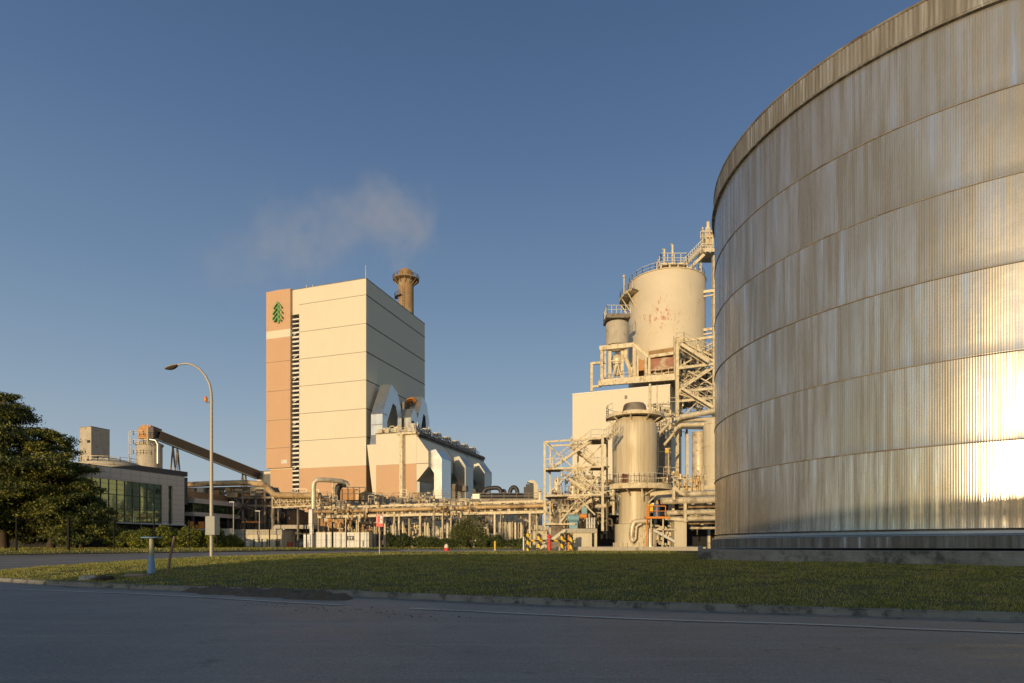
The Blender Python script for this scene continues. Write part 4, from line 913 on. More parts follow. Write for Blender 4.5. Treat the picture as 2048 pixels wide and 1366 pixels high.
# gallery
pa, pb = P(318, 872, 150), P(517, 951, 168); t = thing('conveyor', 'long dark enclosed conveyor gallery sloping down to the tower', 'conveyor', (pa.x, pa.y, pa.z))
b = MB(); b.bar(pa, pb, 2.4, 2.05); b.build('gallery', mat('brown_gallery_sheet', (0.040, 0.030, 0.024), 0.7, var=0.15, scale=0.3, streak=0.3), t, world=True)
b = MB(); d = (pb - pa); b.bar(pa + Vector((0, 0, 1.10)), pb + Vector((0, 0, 1.10)), 2.7, 0.10); b.bar(pa + Vector((0, -1.3, -0.95)), pb + Vector((0, -1.3, -0.95)), 0.15, 0.3); b.build('roof', M['duct'], t, world=True)
for px, py, zb_, D in ((346, 893, 10.0, 152), (485, 948, 9, 166)):
    b = MB(); q = P(px, py, D); s = 1.6 if D < 160 else 1.2
    for sx in (-1, 1): b.bar(q, (q.x + sx * s, q.y, zb_), 0.3); b.bar(q + Vector((0, 2, 0)), (q.x + sx * s, q.y + 2, zb_), 0.3)
    b.bar(q, q + Vector((0, 2, 0)), 0.4); b.bar((q.x - s, q.y, zb_), (q.x - s, q.y, 1), 0.3); b.bar((q.x + s, q.y, zb_), (q.x + s, q.y, 1), 0.3); b.build('trestle', M['steel_d'], t, world=True)

# ------------------------------------------------------------------ the low plant between the lawn and the tower
GZ = 1.05
# long process building with a flat roof band above dark bays
D = 96
def wallthing(name, label, cat, px0, px1, py_top, D, depth, m, base=GZ, py_bot=None, mroof='steel_d', rz=0.0, group=None):
    x0, x1 = (px0 - 1024) / FPX * D, (px1 - 1024) / FPX * D; zt = CAM_H + (HOR - py_top) / FPX * D; zb = base if py_bot is None else CAM_H + (HOR - py_bot) / FPX * D
    t = thing(name, label, cat, ((x0 + x1) / 2, D, zb), rz, group); w = (x1 - x0)
    MB().bx(-w / 2, w / 2, 0, depth, 0, zt - zb).build('wall', m, t)
    MB().bx(-w / 2 - 0.08, w / 2 + 0.08, -0.1, depth + 0.1, zt - zb, zt - zb + 0.12).build('roof', M[mroof], t)
    return t, w, zt - zb
t = thing('process_hall', 'long flat roofed open hall behind the pipe bridge with dark bays', 'building', ((860 - 1024) / FPX * D, D, GZ))
xh0, xh1 = (638 - 860) / 12.5, (1082 - 860) / 12.5; zh1 = CAM_H + (HOR - 997) / 12.5 - GZ
MH = mat('grey_brown_rough_wall', (0.36, 0.31, 0.25), 0.9, var=0.35, scale=2.5, dirt=(0.16, 0.13, 0.10), thr=0.55, dsc=4, bump=0.6, bscale=10)
MB().bx(xh0, xh1, 0, 14, zh1 - 1.6, zh1).build('roof_band', MH, t)
MB().bx(xh0, xh1, 3.0, 13.5, 0, zh1 - 1.6).build('wall', M['steel_d'], t)
b = MB()
for k in range(15): x = xh0 + 0.3 + k * (xh1 - xh0 - 0.6) / 14; b.bx(x - 0.22, x + 0.22, 0.05, 0.5, 0, zh1 - 1.6)
b.build('column', M['brown'], t)
b = MB(); b.rail([(xh0, 0.3, zh1), (xh1, 0.3, zh1)], 0.9, 0.035, 2.0); b.build('railing', M['steel_d'], t)
# long pale duct roof to the right of the annex
t, w, h = wallthing('shed', 'long low grey roofed shed right of the annex under the black pipe loops', 'shed', 945, 1084, 988, 118, 12, M['duct'])
# cream wall panels / sheds seen under the bridge
rw = random.Random(12)
for i, (nm, lb, ct, x0, x1, yt, D, dp, m) in enumerate((
    ('shed', 'cream shed with a flat roof seen below the bridge, left of the olive shrub', 'shed', 863, 883, 1041, 84, 3, 'cream2'),
    ('shed', 'wide cream wall block below the bridge, right of the red sign', 'shed', 816, 839, 1040, 82, 3, 'cream2'),
    ('switch_room', 'terracotta block with an orange front below the bridge near the white post', 'building', 574, 590, 1022, 92, 6, 'rust_o'),
    ('workshop', 'dark brown workshop with an arched doorway left of the orange block', 'building', 522, 573.5, 1016, 93, 8, 'brown'),
    ('shed', 'small yellowish shed behind the container, under the bridge', 'shed', 640, 682, 1030, 90, 4, 'rust_o'),
    ('shed', 'rusty cream shed right of the red sign pole under the bridge', 'shed', 776, 797, 1052, 80, 3, 'cream2'),
    ('shed', 'grey plant shed at the foot of the stair tower', 'shed', 1066, 1094, 1062, 74, 3, 'cream2'))):
    t, w, h = wallthing(nm, lb, ct, x0, x1, yt, D, dp, M[m])
    if nm == 'shed': MB().bx(-w * 0.3, -w * 0.3 + 0.8, -0.03, 0, 0, min(1.9, h * 0.8)).build('door', M['steel_d'], t)
    if nm == 'workshop':
        b = MB(); pts = [(-1.9, 0)] + [(-1.9 + 0 + 1.9 * (1 - math.cos(R(a))), 2.3 + 1.6 * math.sin(R(a))) for a in range(0, 181, 15)] + [(1.9, 0)]
        b.prism(pts, -0.25, -0.01); b.build('archway', M['dark'], t)
        b = MB(); b.tube([(-1.95, -0.2, 0)] + [(-1.95 * math.cos(R(a)), -0.2, 2.3 + 1.7 * math.sin(R(a))) for a in range(0, 181, 15)] + [(1.95, -0.2, 0)], 0.13, 6); b.build('arch_frame', M['steel'], t)
# gatehouse
t, w, h = wallthing('gatehouse', 'low cream gatehouse with slot windows behind the fence', 'gatehouse', 440, 563, 1061, 78, 5, M['cream2'], mroof='concrete_l')
b = MB(); b.bx(-w / 2 - 0.1, w / 2 + 0.1, -0.12, 0.0, h - 0.55, h - 0.05); b.build('parapet', M['concrete_l'], t)
sl = lambda px: (px - (440 + 563) / 2) / FPX * 78
for px in (508, 524, 534): MB().bx(sl(px) - 0.06, sl(px) + 0.09, -0.03, 0, 0.25, 1.35).build('window', M['dark'], t)
MB().bx(sl(551), sl(560), -0.03, 0, 0.0, 1.35).build('door', M['steel_d'], t)
# canopy with white shed and vehicle
D = 82; xc = (586 - 1024) / FPX * D
t = thing('canopy', 'flat pale canopy roof standing on posts over the vehicle yard', 'canopy', (xc, D, GZ))
zc = CAM_H + (HOR - 1056) / FPX * D - GZ
MB().prism([(-2.9, zc - 0.1), (-2.5, zc + 0.42), (2.8, zc + 0.42), (2.8, zc - 0.1)], 0, 6).build('roof', M['concrete_l'], t)
for x, y in ((-2.6, 0.3), (2.6, 0.3), (-2.6, 5.6), (2.6, 5.6), (-1.4, 0.4)): MB().bx(x - 0.1, x + 0.1, y - 0.1, y + 0.1, 0, zc - 0.1).build('post', M['white'], t)
MB().bx(-2.8, 2.8, 5.8, 6, 0, zc - 0.1).build('back_wall', M['steel_d'], t)
t, w, h = wallthing('shed', 'white painted shed with a dark tree shaped mark beside the canopy', 'shed', 607, 625, 1069, 76, 4, M['white'])
b = MB(); 
for k in range(5): b.prism([(-0.0, 0.9 - k * 0.13), (0.16 + k * 0.02, 0.75 - k * 0.13), (0, 0.8 - k * 0.13), (-0.16 - k * 0.02, 0.75 - k * 0.13)], -0.015, 0)
b.bx(-0.03, 0.03, -0.014, 0, 0.05, 1.1); b.build('tree_mark', M['steel_d'], t)  # dark chevrons and a stem drawn as a tree shape
# shipping container wall
t = thing('container', 'long white container with a dark sign behind the fence', 'container', ((685 - 1024) / FPX * 75, 75, GZ))
w = 105 / FPX * 75; h = CAM_H + (HOR - 1064) / 16.0 - GZ
MB().bx(-w / 2, w / 2, 0, 2.4, 0, h).build('body', M['white'], t)
b = MB(); 
for k in range(12): x = -w / 2 + k * w / 11; b.bx(x - 0.03, x + 0.03, -0.04, 0, 0.05, h - 0.05)
b.bx(-w / 2, w / 2, -0.05, 0, h - 0.1, h); b.build('rib', M['cream2'], t)
MB().bx(0.55, 1.45, -0.10, -0.05, h * 0.52, h * 0.52 + 0.55).build('sign_panel', M['black'], t)
b = MB(); b.bx(0.80, 0.88, -0.115, -0.10, h * 0.52 + 0.08, h * 0.52 + 0.45); b.bx(1.05, 1.25, -0.115, -0.10, h * 0.52 + 0.3, h * 0.52 + 0.42); b.bx(1.12, 1.18, -0.115, -0.10, h * 0.52 + 0.1, h * 0.52 + 0.3); b.build('sign_mark', M['white'], t)
MB().bx(w / 2 - 0.75, w / 2 - 0.63, -0.07, -0.03, 0.35, 1.1).build('vent', M['black'], t)
# vehicles
def car(label, x, y, z, rz, m, group=None):
    t = thing('car', label, 'car', (x, y, z), rz, group)
    prof = [(-2.1, 0.3), (-2.15, 0.75), (-1.9, 0.95), (-1.05, 1.02), (-0.45, 1.45), (0.9, 1.47), (1.65, 1.05), (2.1, 0.95), (2.15, 0.4), (2.05, 0.28)]
    body = MB().prism(prof, -0.82, 0.82).build('body', m, t, bevel=0.08)
    MB().prism([(-0.93, 1.04), (-0.42, 1.40), (0.85, 1.42), (1.45, 1.06)], -0.835, 0.835).build('window', M['glass_d'], body)
    for sx in (-1.35, 1.35):
        for sy in (-0.78, 0.78):
            w_ = MB(); w_.tube([(sx, sy - 0.1, 0.32), (sx, sy + 0.1, 0.32)], 0.32, 16); o = w_.build('wheel', M['tyre'], t, smooth=True)
            w_ = MB(); w_.tube([(sx, sy - 0.11, 0.32), (sx, sy + 0.11, 0.32)], 0.17, 12); w_.build('rim', M['galv'], o, smooth=True)
    for sy in (-0.6, 0.6): MB().box((-2.14, sy, 0.68), (0.08, 0.32, 0.14)).build('headlight', M['bright'], t)
    return t
car('white car parked under the canopy, half hidden by the white shed', (600 - 1024) / FPX * 84, 85.5, GZ, R(75), M['white'])
car('white car behind the low bush right of the meter box', (462 - 1024) / FPX * 76, 76, GZ, R(10), M['white'])
x = (580 - 1024) / FPX * 76
t = thing('barrel', 'dark red barrel standing in front of the canopy behind the fence', 'barrel', (x, 76, GZ))
MB().lathe((0, 0, 0), [(0, 0), (0.34, 0), (0.36, 0.3), (0.34, 0.32), (0.36, 0.6), (0.34, 0.9), (0, 0.92)], 18).build('drum', mat('dark_red_paint', (0.33, 0.06, 0.035), 0.6), t, smooth=True)
MB().lathe((0, 0, 0.90), [(0.33, 0), (0.35, 0.03), (0.30, 0.04)], 18).build('lid', M['rust_o'], t)

# fence along the far verge
fp = [(33, 53.5), (137, 55), (228, 57), (308, 58.5), (378, 60), (434, 61), (490, 62), (539, 63), (613, 64), (652, 64.5), (665, 64.6), (693, 65), (720, 65.3), (746, 65.6), (773, 66), (800, 66.4)]
FX = [((px - 1024) / FPX * D, D, 1.12) for px, D in fp]
fe = thing('fence', 'tall dark post and wire fence along the far side of the inner road', 'fence', (FX[0][0], FX[0][1], 1.1))
for i, p in enumerate(FX):
    th = 0.17 if fp[i][0] in (137, 665) else 0.10; MB().box((p[0], p[1], p[2] + 1.45), (th, th, 3.0)).build('post', M['fence'], fe, world=True)
b = MB()
for a, c in zip(FX[:-1], FX[1:]):
    for h in (0.15, 1.0, 1.9, 2.75): b.bar((a[0], a[1], a[2] + h), (c[0], c[1], c[2] + h), 0.018)
    n = int(math.hypot(c[0] - a[0], c[1] - a[1]) / 0.35)
    for k in range(1, n): q = k / n; x = a[0] + (c[0] - a[0]) * q; y = a[1] + (c[1] - a[1]) * q; b.bar((x, y, a[2] + 0.1), (x, y, a[2] + 2.75), 0.007)
b.build('wire_mesh', M['fence'], fe, world=True)
# small yard lamps
for px, pyt, D, lb in ((282, 1010, 70, 'short white yard lamp in front of the glass wall'), (467, 1004, 74, 'pale yard lamp post right of the meter box'), (519, 1022, 75, 'pale yard lamp post in front of the arched doorway')):
    x = (px - 1024) / FPX * D; h = CAM_H + (HOR - pyt) / FPX * D - GZ
    t = thing('yard_lamp', lb, 'lamp post', (x, D, GZ), 0, 'yard lamps behind the fence'); MB().tube([(0, 0, 0), (0, 0, h)], 0.075, 8, 0.06).build('pole', M['lamp_pole'], t)
    MB().box((-0.2, 0, h), (0.62, 0.2, 0.10)).build('lamp_head', M['white'], t, bevel=0.02)

# ------------------------------------------------------------------ pipe bridge
bl, br = Vector(((636 - 1024) / FPX * 78, 78, 0)), Vector(((1092 - 1024) / FPX * 66, 66, 0)); bd = (br - bl).normalized(); bn = Vector((-bd.y, bd.x, 0)); BL = (br - bl).length
pb_ = thing('pipe_bridge', 'long cream steel pipe bridge crossing in front of the plant', 'pipe bridge', (bl.x, bl.y, GZ), math.atan2(bd.y, bd.x))
zt3 = lambda py, D: CAM_H + (HOR - py) / FPX * D - GZ
zA_, zB_, zC_ = zt3(1001.5, 66), zt3(1011.5, 66), zt3(1023.5, 66)
for j, y in enumerate((0, 2.2)):
    b = MB(); b.bx(0, BL, y - 0.06, y + 0.06, zA_ - 0.12, zA_ + 0.1); b.build('top_rail', M['steel'], pb_)
    b = MB(); b.bx(0, BL, y - 0.09, y + 0.09, zC_ - 0.16, zC_ + 0.16); b.build('bottom_girder', M['steel'], pb_)
b = MB(); b.tube([(-0.2, -0.35, zB_ - 0.0), (BL, -0.35, zB_)], 0.24, 12); b.build('main_pipe', M['insul_r'], pb_, smooth=True)
nb = 17; b = MB()
for k in range(nb + 1):
    x = BL * k / nb; b.bx(x - 0.05, x + 0.05, -0.05, 0.05, zC_, zA_); b.bx(x - 0.05, x + 0.05, 2.15, 2.25, zC_, zA_); b.bx(x - 0.05, x + 0.05, 0, 2.2, zC_ - 0.1, zC_ + 0.02); b.bx(x - 0.04, x + 0.04, 0, 2.2, zA_ - 0.05, zA_ + 0.05)
    if k < nb and k % 2 == 0: b.bar((x, 0, zB_ + 0.2), (x + BL / nb, 0, zA_), 0.06)
b.build('truss_web', M['steel'], pb_)
for k, (y, z_, r_, mm) in enumerate(((0.6, zB_ + 0.25, 0.10, 'steel_d'), (1.1, zB_ + 0.22, 0.12, 'steel_d'), (1.7, zB_ + 0.2, 0.12, 'insul_r'), (0.3, zC_ + 0.26, 0.09, 'steel_d'), (0.75, zC_ + 0.28, 0.10, 'insul_r'), (1.3, zC_ + 0.26, 0.12, 'steel_d'))):
    MB().tube([(0, y, z_), (BL, y, z_)], r_, 8).build('pipe', M[mm], pb_, smooth=True)
rb = random.Random(5); b = MB()
for k in range(46):
    x = rb.uniform(0.5, BL - 0.5); y = rb.uniform(-0.1, 0.3); b.box((x, y, zC_ + rb.uniform(0.3, 0.5)), (rb.uniform(0.1, 0.4), 0.15, rb.uniform(0.15, 0.45)))
    if k % 3 == 0: b.tube([(x, y, zA_ - 0.1), (x, y - 0.1, zC_ - rb.uniform(0.3, 2.2))], 0.04, 5)
b.build('valve', M['steel'], pb_)
for k, px in enumerate((693, 718, 800, 842, 869, 886, 903, 990, 1060)):
    D = 78 - (px - 636) / (1092 - 636) * 12; x = (px - 1024) / FPX * D - bl.x; x = x / bd.x
    q = 0.07 if k in (0, 1, 5, 6) else 0.11
    b = MB(); b.bx(x - q, x + q, -q, q, -0.3, zC_ - 0.16); b.build('column', M['steel'], pb_)
    if k % 2 == 0: b = MB(); b.bx(x - q, x + q, 2.1, 2.1 + 2 * q, -0.3, zC_ - 0.16); b.build('column', M['steel'], pb_)
# left, darker part of the bridge, with the big lagged pipe on top
c0, c1 = Vector(((545 - 1024) / FPX * 83, 83, 0)), Vector(((640 - 1024) / FPX * 79, 79, 0)); cd = (c1 - c0).normalized(); CL = (c1 - c0).length
pl_ = thing('pipe_bridge', 'shorter dense truss section of pipe bridge left of the tall white post', 'pipe bridge', (c0.x, c0.y, GZ), math.atan2(cd.y, cd.x))
zT, zB2 = zt3(992, 81), zt3(1013, 81); b = MB()
for y in (0, 2): b.bx(0, CL, y - 0.08, y + 0.08, zT - 0.15, zT + 0.05); b.bx(0, CL, y - 0.08, y + 0.08, zB2 - 0.1, zB2 + 0.1); b.bx(0, CL, y - 0.04, y + 0.04, (zT + zB2) / 2 - 0.04, (zT + zB2) / 2 + 0.04)
for k in range(7):
    x = CL * k / 6; b.bx(x - 0.06, x + 0.06, -0.06, 0.06, zB2, zT)
    if k < 6: x2 = CL * (k + 1) / 6; b.bar((x, 0, zB2), (x2, 0, zT), 0.09); b.bar((x, 0, zT), (x2, 0, zB2), 0.09); b.bar((x, 2, zT), (x2, 2, zB2), 0.09)
b.build('truss', M['steel'], pl_)
for y, z_, r_ in ((0.5, zB2 + 0.35, 0.18), (1.1, zB2 + 0.4, 0.25), (0.6, zT - 0.4, 0.2), (1.5, zT - 0.5, 0.22)): MB().tube([(0, y, z_), (CL, y, z_)], r_, 8).build('pipe', M['insul_r'], pl_, smooth=True)
for x in (0.2, CL * 0.55, CL - 0.2): MB().bx(x - 0.12, x + 0.12, -0.1, 0.12, 0, zB2 - 0.1).build('column', M['steel_d'], pl_)
# big lagged pipe
pts = [P(362, 970, 88), P(430, 967, 86), P(490, 965.5, 84.5), P(520, 968, 83.5), P(528, 969.5, 83), P(534, 974, 82.5), P(543, 984, 82), P(549, 989.5, 81.5), P(560, 990.5, 81), P(600, 991, 80), P(640, 991, 79)]
b = MB(); b.tube(pts, 0.40, 14); tag(b.build('lagged_pipe', M['insul_r'], loc=pts[0], smooth=True), 'thick rusty lagged pipe stepping down along the top of the left pipe rack', 'pipe')
pts = [P(362, 979, 89), P(470, 976, 87), P(530, 976, 84), P(541, 986, 83), P(549, 993, 82.5), P(600, 995, 81)]
b = MB(); b.tube(pts, 0.22, 12); tag(b.build('lagged_pipe', M['insul'], loc=pts[0], smooth=True), 'thinner lagged pipe running just below the thick rusty one', 'pipe')
# left rack under the big pipe
b = MB(); rk = thing('pipe_rack', 'dark steel pipe rack with braces behind the street lamp', 'pipe rack', ((450 - 1024) / FPX * 88, 88, GZ))
def wz(py, D): return CAM_H + (HOR - py) / FPX * D
x0, x1 = (372 - 1024) / FPX * 89, (545 - 1024) / FPX * 84
b = MB()
for py in (976, 985, 996, 1012): b.bar((x0, 89, wz(py, 88)), (x1, 84, wz(py, 85)), 0.16, 0.28); b.bar((x0, 91, wz(py, 88)), (x1, 86, wz(py, 85)), 0.16, 0.28)
b.build('girder', M['steel_d'], rk, world=True)
b = MB()
for i, px in enumerate((372, 388, 402, 420, 446, 463, 486, 512, 530, 545)):
    D = 89 - (px - 372) / 173 * 5; x = (px - 1024) / FPX * D; b.bx(x - 0.12, x + 0.12, D - 0.1, D + 0.14, GZ if px > 455 else wz(998, D), wz(976, D)); b.bx(x - 0.1, x + 0.1, D + 2, D + 2.2, GZ, wz(976, D))
for (a, c) in (((463, 990), (486, 1012)), ((512, 985), (486, 1014)), ((486, 1014), (512, 1020)), ((463, 1018), (486, 1014)), ((486, 1014), (470, 1035)), ((512, 985), (530, 1012)), ((530, 985), (512, 1012))): b.bar(P(*a, 85.5), P(*c, 85.5), 0.14)
b.build('frame', M['steel_d'], rk, world=True)
for i, (px, py, w_, h_) in enumerate(((377, 984, 14, 12), (392, 988, 12, 16), (408, 986, 14, 18), (437, 989, 22, 14), (470, 981, 18, 9), (495, 980, 26, 9), (505, 990, 18, 12), (480, 993, 22, 10), (525, 988, 16, 14))):
    p = P(px, py, 88); MB().box((p.x, 88.2 - i * 0.3, p.z), (w_ / 13.6, 1.4, h_ / 13.6)).build('vessel', M['rust_o'] if i % 3 == 0 else M['insul_r'] if i % 3 == 1 else M['cream2'], rk, world=True, bevel=0.1)
b = MB(); b.bx((455 - 1024) / FPX * 92, (560 - 1024) / FPX * 92, 92, 93, GZ, wz(985, 92)); b.build('back_wall', M['brown'], rk, world=True)
t = thing('kiosk', 'small dark kiosk with an orange roof edge under the pipe rack', 'kiosk', ((503 - 1024) / FPX * 83, 83, GZ))
MB().bx(-1.2, 1.2, 0, 2, 0, 2.4).build('cabin', M['blue_d'], t); MB().bx(-1.3, 1.0, -0.2, 2.1, 3.6, 3.85).build('roof', M['orange'], t)
for x in (-1.2, 0.9): MB().bx(x, x + 0.1, 0, 0.1, 2.4, 3.6).build('post', M['steel_d'], t)
# tall arched pipe
pts = [P(627, 1018, 76), P(627, 985, 76), P(627, 972, 76), P(629, 963.5, 76), P(634, 960, 76), P(645, 959.5, 76.5), P(668, 961, 77.5), P(685, 963, 78.5), P(692, 966, 79), P(696, 972, 79.2)]
b = MB(); b.tube(pts, 0.30, 14); t = tag(b.build('arched_pipe', M['insul'], loc=pts[0], smooth=True), 'pale pipe rising and bending right over the bridge in front of the tower', 'pipe')
b = MB(); b.bar(P(666, 962, 77.5), P(666, 995, 77.5), 0.12); b.bar(P(669, 962, 77.7), P(669, 995, 77.7), 0.12); b.build('pipe_support', M['steel'], t).location = -t.location
b = MB(); pts = [P(694, 968, 79), P(684, 968, 79.3), P(677, 974, 79.5), P(674, 984, 79.5), P(674, 1000, 79.5)]; b.tube(pts, 0.42, 12); tag(b.build('duct_bend', M['black'], loc=pts[0], smooth=True), 'thick black pipe elbow hanging below the arched pale pipe', 'pipe')
t = thing('filter_box', 'orange and cream filter unit on the hall roof below the arched pipe', 'filter unit', ((700 - 1024) / FPX * 86, 86, wz(1000, 86)))
MB().bx(-2.0, 0.8, 0, 2.2, 0, 1.6).build('casing', M['rust_o'], t); MB().bx(0.81, 2.1, 0, 2.2, 0, 1.4).build('motor_box', M['insul_r'], t)
b = MB(); b.rail([(-2, -0.1, 0), (2.2, -0.1, 0)], 1.8, 0.06, 0.9); b.build('frame', M['steel_d'], t)
x = (622 - 1024) / FPX * 75; b = MB(); b.box((x, 75, wz(1036, 75)), (0.42, 0.42, 2.1)); b.box((x, 75.1, (wz(1052, 75) + GZ) / 2), (0.3, 0.3, wz(1052, 75) - GZ)); tag(b.build('white_column', M['white'], loc=(x, 75, GZ)), 'short bright white column standing below the arched pipe', 'column')
x = (663.5 - 1024) / FPX * 73.5
# black pipe loops against the sky
for i, (lb, pts, r_) in enumerate((
    ('wide black pipe loop against the sky, nearest the annex', [(967, 995), (967, 986), (971, 979), (979, 976.5), (995, 976), (1001, 981), (1002, 990), (994, 997)], 0.42),
    ('small black pipe ring between the wide loop and the round one', [(1003, 996), (1003, 985), (1006, 981), (1010, 983), (1010, 994)], 0.30),
    ('tall round black pipe loop in the middle of the row', [(1020, 997), (1020, 984), (1023, 977), (1028, 974.5), (1033, 978), (1035, 986), (1035, 997)], 0.42))):
    q = [P(a, c, 114 + i) for a, c in pts]; q = [Vector(v) for v in q]; b = MB(); sp = spline([tuple(v) for v in q], 4); b.tube([tuple(v) for v in sp], r_, 10)
    tag(b.build('pipe_loop', M['black'], loc=q[0], smooth=True), lb, 'pipe', 'black pipe loops on the shed roof')
b = MB(); q = [P(960, 993, 113), P(1050, 993, 113)]; b.tube(q, 0.5, 10); tag(b.build('header_pipe', M['black'], loc=q[0], smooth=True), 'straight black pipe linking the loops on the shed roof', 'pipe')
t = thing('exhaust_hood', 'dark hood with a pale curved cowl at the right end of the pipe loops', 'hood', P(1063, 995, 112))
b = MB(); b.bx(-1.4, 0.4, 0, 2, 0, 2.0); b.bx(-1.0, 0.3, 0, 2, 2.0, 2.5); b.build('housing', M['black'], t)
b = MB(); b.prism([(0.41, 0), (0.41, 2.6), (-0.8, 2.9), (-0.2, 3.3), (0.7, 3.1), (1.2, 2.3), (1.3, 0)], 0, 1.9); b.build('cowl', M['cream2'], t)
# cylinders standing under the bridge
vd = [(1000, 1031, 1080, 9), (1011, 1036, 1085, 7), (1020, 1033, 1082, 8), (1032, 1030, 1078, 8), (1043, 1040, 1084, 6), (748, 1052, 1090, 7), (787, 1048, 1090, 6), (850, 1040, 1090, 5), (856, 1046, 1090, 5), (895, 1042, 1090, 8), (912, 1047, 1090, 7), (770, 1040, 1092, 5), (806, 1040, 1090, 4)]
names = ['leftmost slim cream cylinder right of the olive shrub', 'second cream cylinder right of the olive shrub, slightly lower', 'third cream cylinder right of the olive shrub', 'fourth cream cylinder, tall, with its top under the girder', 'short cream cylinder nearest the stair tower', 'cream vessel just left of the red sign', 'rusty vessel in the dark gap right of the red sign', 'slim vessel between the two cream wall blocks', 'second slim vessel between the two cream wall blocks, shorter', 'rusty cream vessel right of the second wall block', 'cream vessel beside the olive shrub on its left', 'thin vessel right behind the red sign panel', 'thin vessel left of the wide cream wall block']
for i, (px, yt, yb, w_) in enumerate(vd):
    D = 79 if i > 4 else 76; x = (px - 1024) / FPX * D; h = wz(yt, D) - GZ; r_ = w_ / 2 / FPX * D
    t = thing('vessel', names[i], 'vessel', (x, D, GZ), 0, 'process vessels under the pipe bridge')
    MB().lathe((0, 0, 0), [(r_ * 0.9, 0), (r_ * 0.9, 0.5), (r_, 0.55), (r_, h - r_ * 0.7), (r_ * 0.75, h - r_ * 0.2), (0, h)], 20).build('shell', M['cream2'] if i % 3 else M['insul'], t, smooth=True)
    b = MB(); b.tube([(0, 0, h - 0.05), (0, 0, h + 0.4), (0.5, 0, h + 0.55), (0.9, 0, h + 0.1)], 0.08, 7); b.tube([(r_ + 0.05, -0.1, 0.3), (r_ + 0.05, -0.1, h * 0.8)], 0.05, 6); b.build('pipe', M['steel'], t, smooth=True)
def clutter(name, label, px0, px1, py0, py1, D, n, mats, seed, cat='pipework', dd=2.0, group=None):
    """a pipe station: each of its pipes and boxes joined into a few parts by finish"""
    r = random.Random(seed); t = thing(name, label, cat, P((px0 + px1) / 2, py1, D), 0, group); k = D / FPX
    n = min(n, 99)
    for i in range(n):
        mm = mats[i % len(mats)]; b = MB(); px = r.uniform(px0, px1); py = r.uniform(py0, py1); y = D + r.uniform(0, dd); p = P(px, py, D); p.y = y; c = r.random()
        if c < 0.34:
            L = r.uniform(4, 18) * k; b.tube([p, p + Vector((0, 0, -L))], r.uniform(0.05, 0.17), 7); nm = 'standpipe'
        elif c < 0.62:
            L = r.uniform(5, 20) * k; q = p + Vector((L * 0.6, 0, 0)); b.tube([p + Vector((-L * .4, 0, 0)), q, q + Vector((0.12, 0, -0.12)), q + Vector((0.14, 0, -r.uniform(0.2, 0.9)))], r.uniform(0.05, 0.16), 7); nm = 'elbow_pipe'
        elif c < 0.8:
            s_ = r.uniform(2, 7) * k; b.box(p, (s_, s_ * 0.8, s_ * r.uniform(0.6, 1.3)), r.uniform(0, 1)); nm = 'junction_box'
        elif c < 0.92:
            s_ = r.uniform(1.5, 3.4) * k; b.lathe(p, [(0, 0), (s_, 0), (s_, s_ * 1.6), (s_ * .6, s_ * 2), (0, s_ * 2.1)], 10); nm = 'valve_body'
        else: b.rail([p, p + Vector((r.uniform(8, 18) * k, 0, 0))], 0.9, 0.025, 1.0); nm = 'railing'
        b.build(nm, M[mm], t, world=True, smooth=nm != 'junction_box')
    return t
clutter('pump_station', 'dense rusty pipework behind the fence, left of the red sign', 632, 752, 1034, 1062, 84, 90, ['insul_r', 'steel', 'rust_o'], 31)
clutter('pump_station', 'cream pipework below the bridge right of the red sign', 770, 866, 1032, 1080, 80, 90, ['insul', 'steel', 'insul_r'], 32)
clutter('pump_station', 'pipework behind the olive shrub between the vessels', 880, 1000, 1032, 1082, 79, 90, ['insul', 'steel', 'steel_d'], 33)
clutter('pump_station', 'pipework at the right end of the bridge beside the stair tower', 1000, 1095, 1030, 1084, 77, 90, ['insul', 'steel', 'insul_r'], 34)
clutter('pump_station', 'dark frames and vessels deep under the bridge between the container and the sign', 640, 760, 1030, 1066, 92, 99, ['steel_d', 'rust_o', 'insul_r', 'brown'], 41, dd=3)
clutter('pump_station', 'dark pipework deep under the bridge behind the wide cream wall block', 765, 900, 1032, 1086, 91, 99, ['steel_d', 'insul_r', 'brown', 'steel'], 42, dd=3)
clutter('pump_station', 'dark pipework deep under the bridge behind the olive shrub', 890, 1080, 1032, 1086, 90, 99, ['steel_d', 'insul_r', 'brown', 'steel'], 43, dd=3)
clutter('roof_pipework', 'row of valves and pipe stubs along the pipe bridge, left half', 640, 860, 1004, 1030, 74, 99, ['steel', 'steel_d', 'insul_r'], 44, dd=2)
clutter('roof_pipework', 'row of valves and pipe stubs along the pipe bridge, right half', 860, 1085, 1000, 1024, 68.5, 99, ['steel', 'steel_d', 'insul_r'], 45, dd=2)
clutter('roof_pipework', 'low tangle of pipes on the hall roof in front of the tower', 640, 870, 984, 1000, 90, 110, ['insul_r', 'steel', 'insul'], 35)
clutter('roof_pipework', 'tangle of valves and brackets over the left truss section', 560, 640, 984, 1012, 82, 60, ['insul', 'steel'], 36)
clutter('roof_pipework', 'rusty pipes and fittings inside the dark left rack', 380, 545, 975, 1012, 87, 90, ['insul_r', 'rust_o', 'steel_d'], 37)
clutter('pump_station', 'dark pipework and frames under the left rack', 470, 560, 1015, 1058, 88, 60, ['steel_d', 'insul_r'], 38)
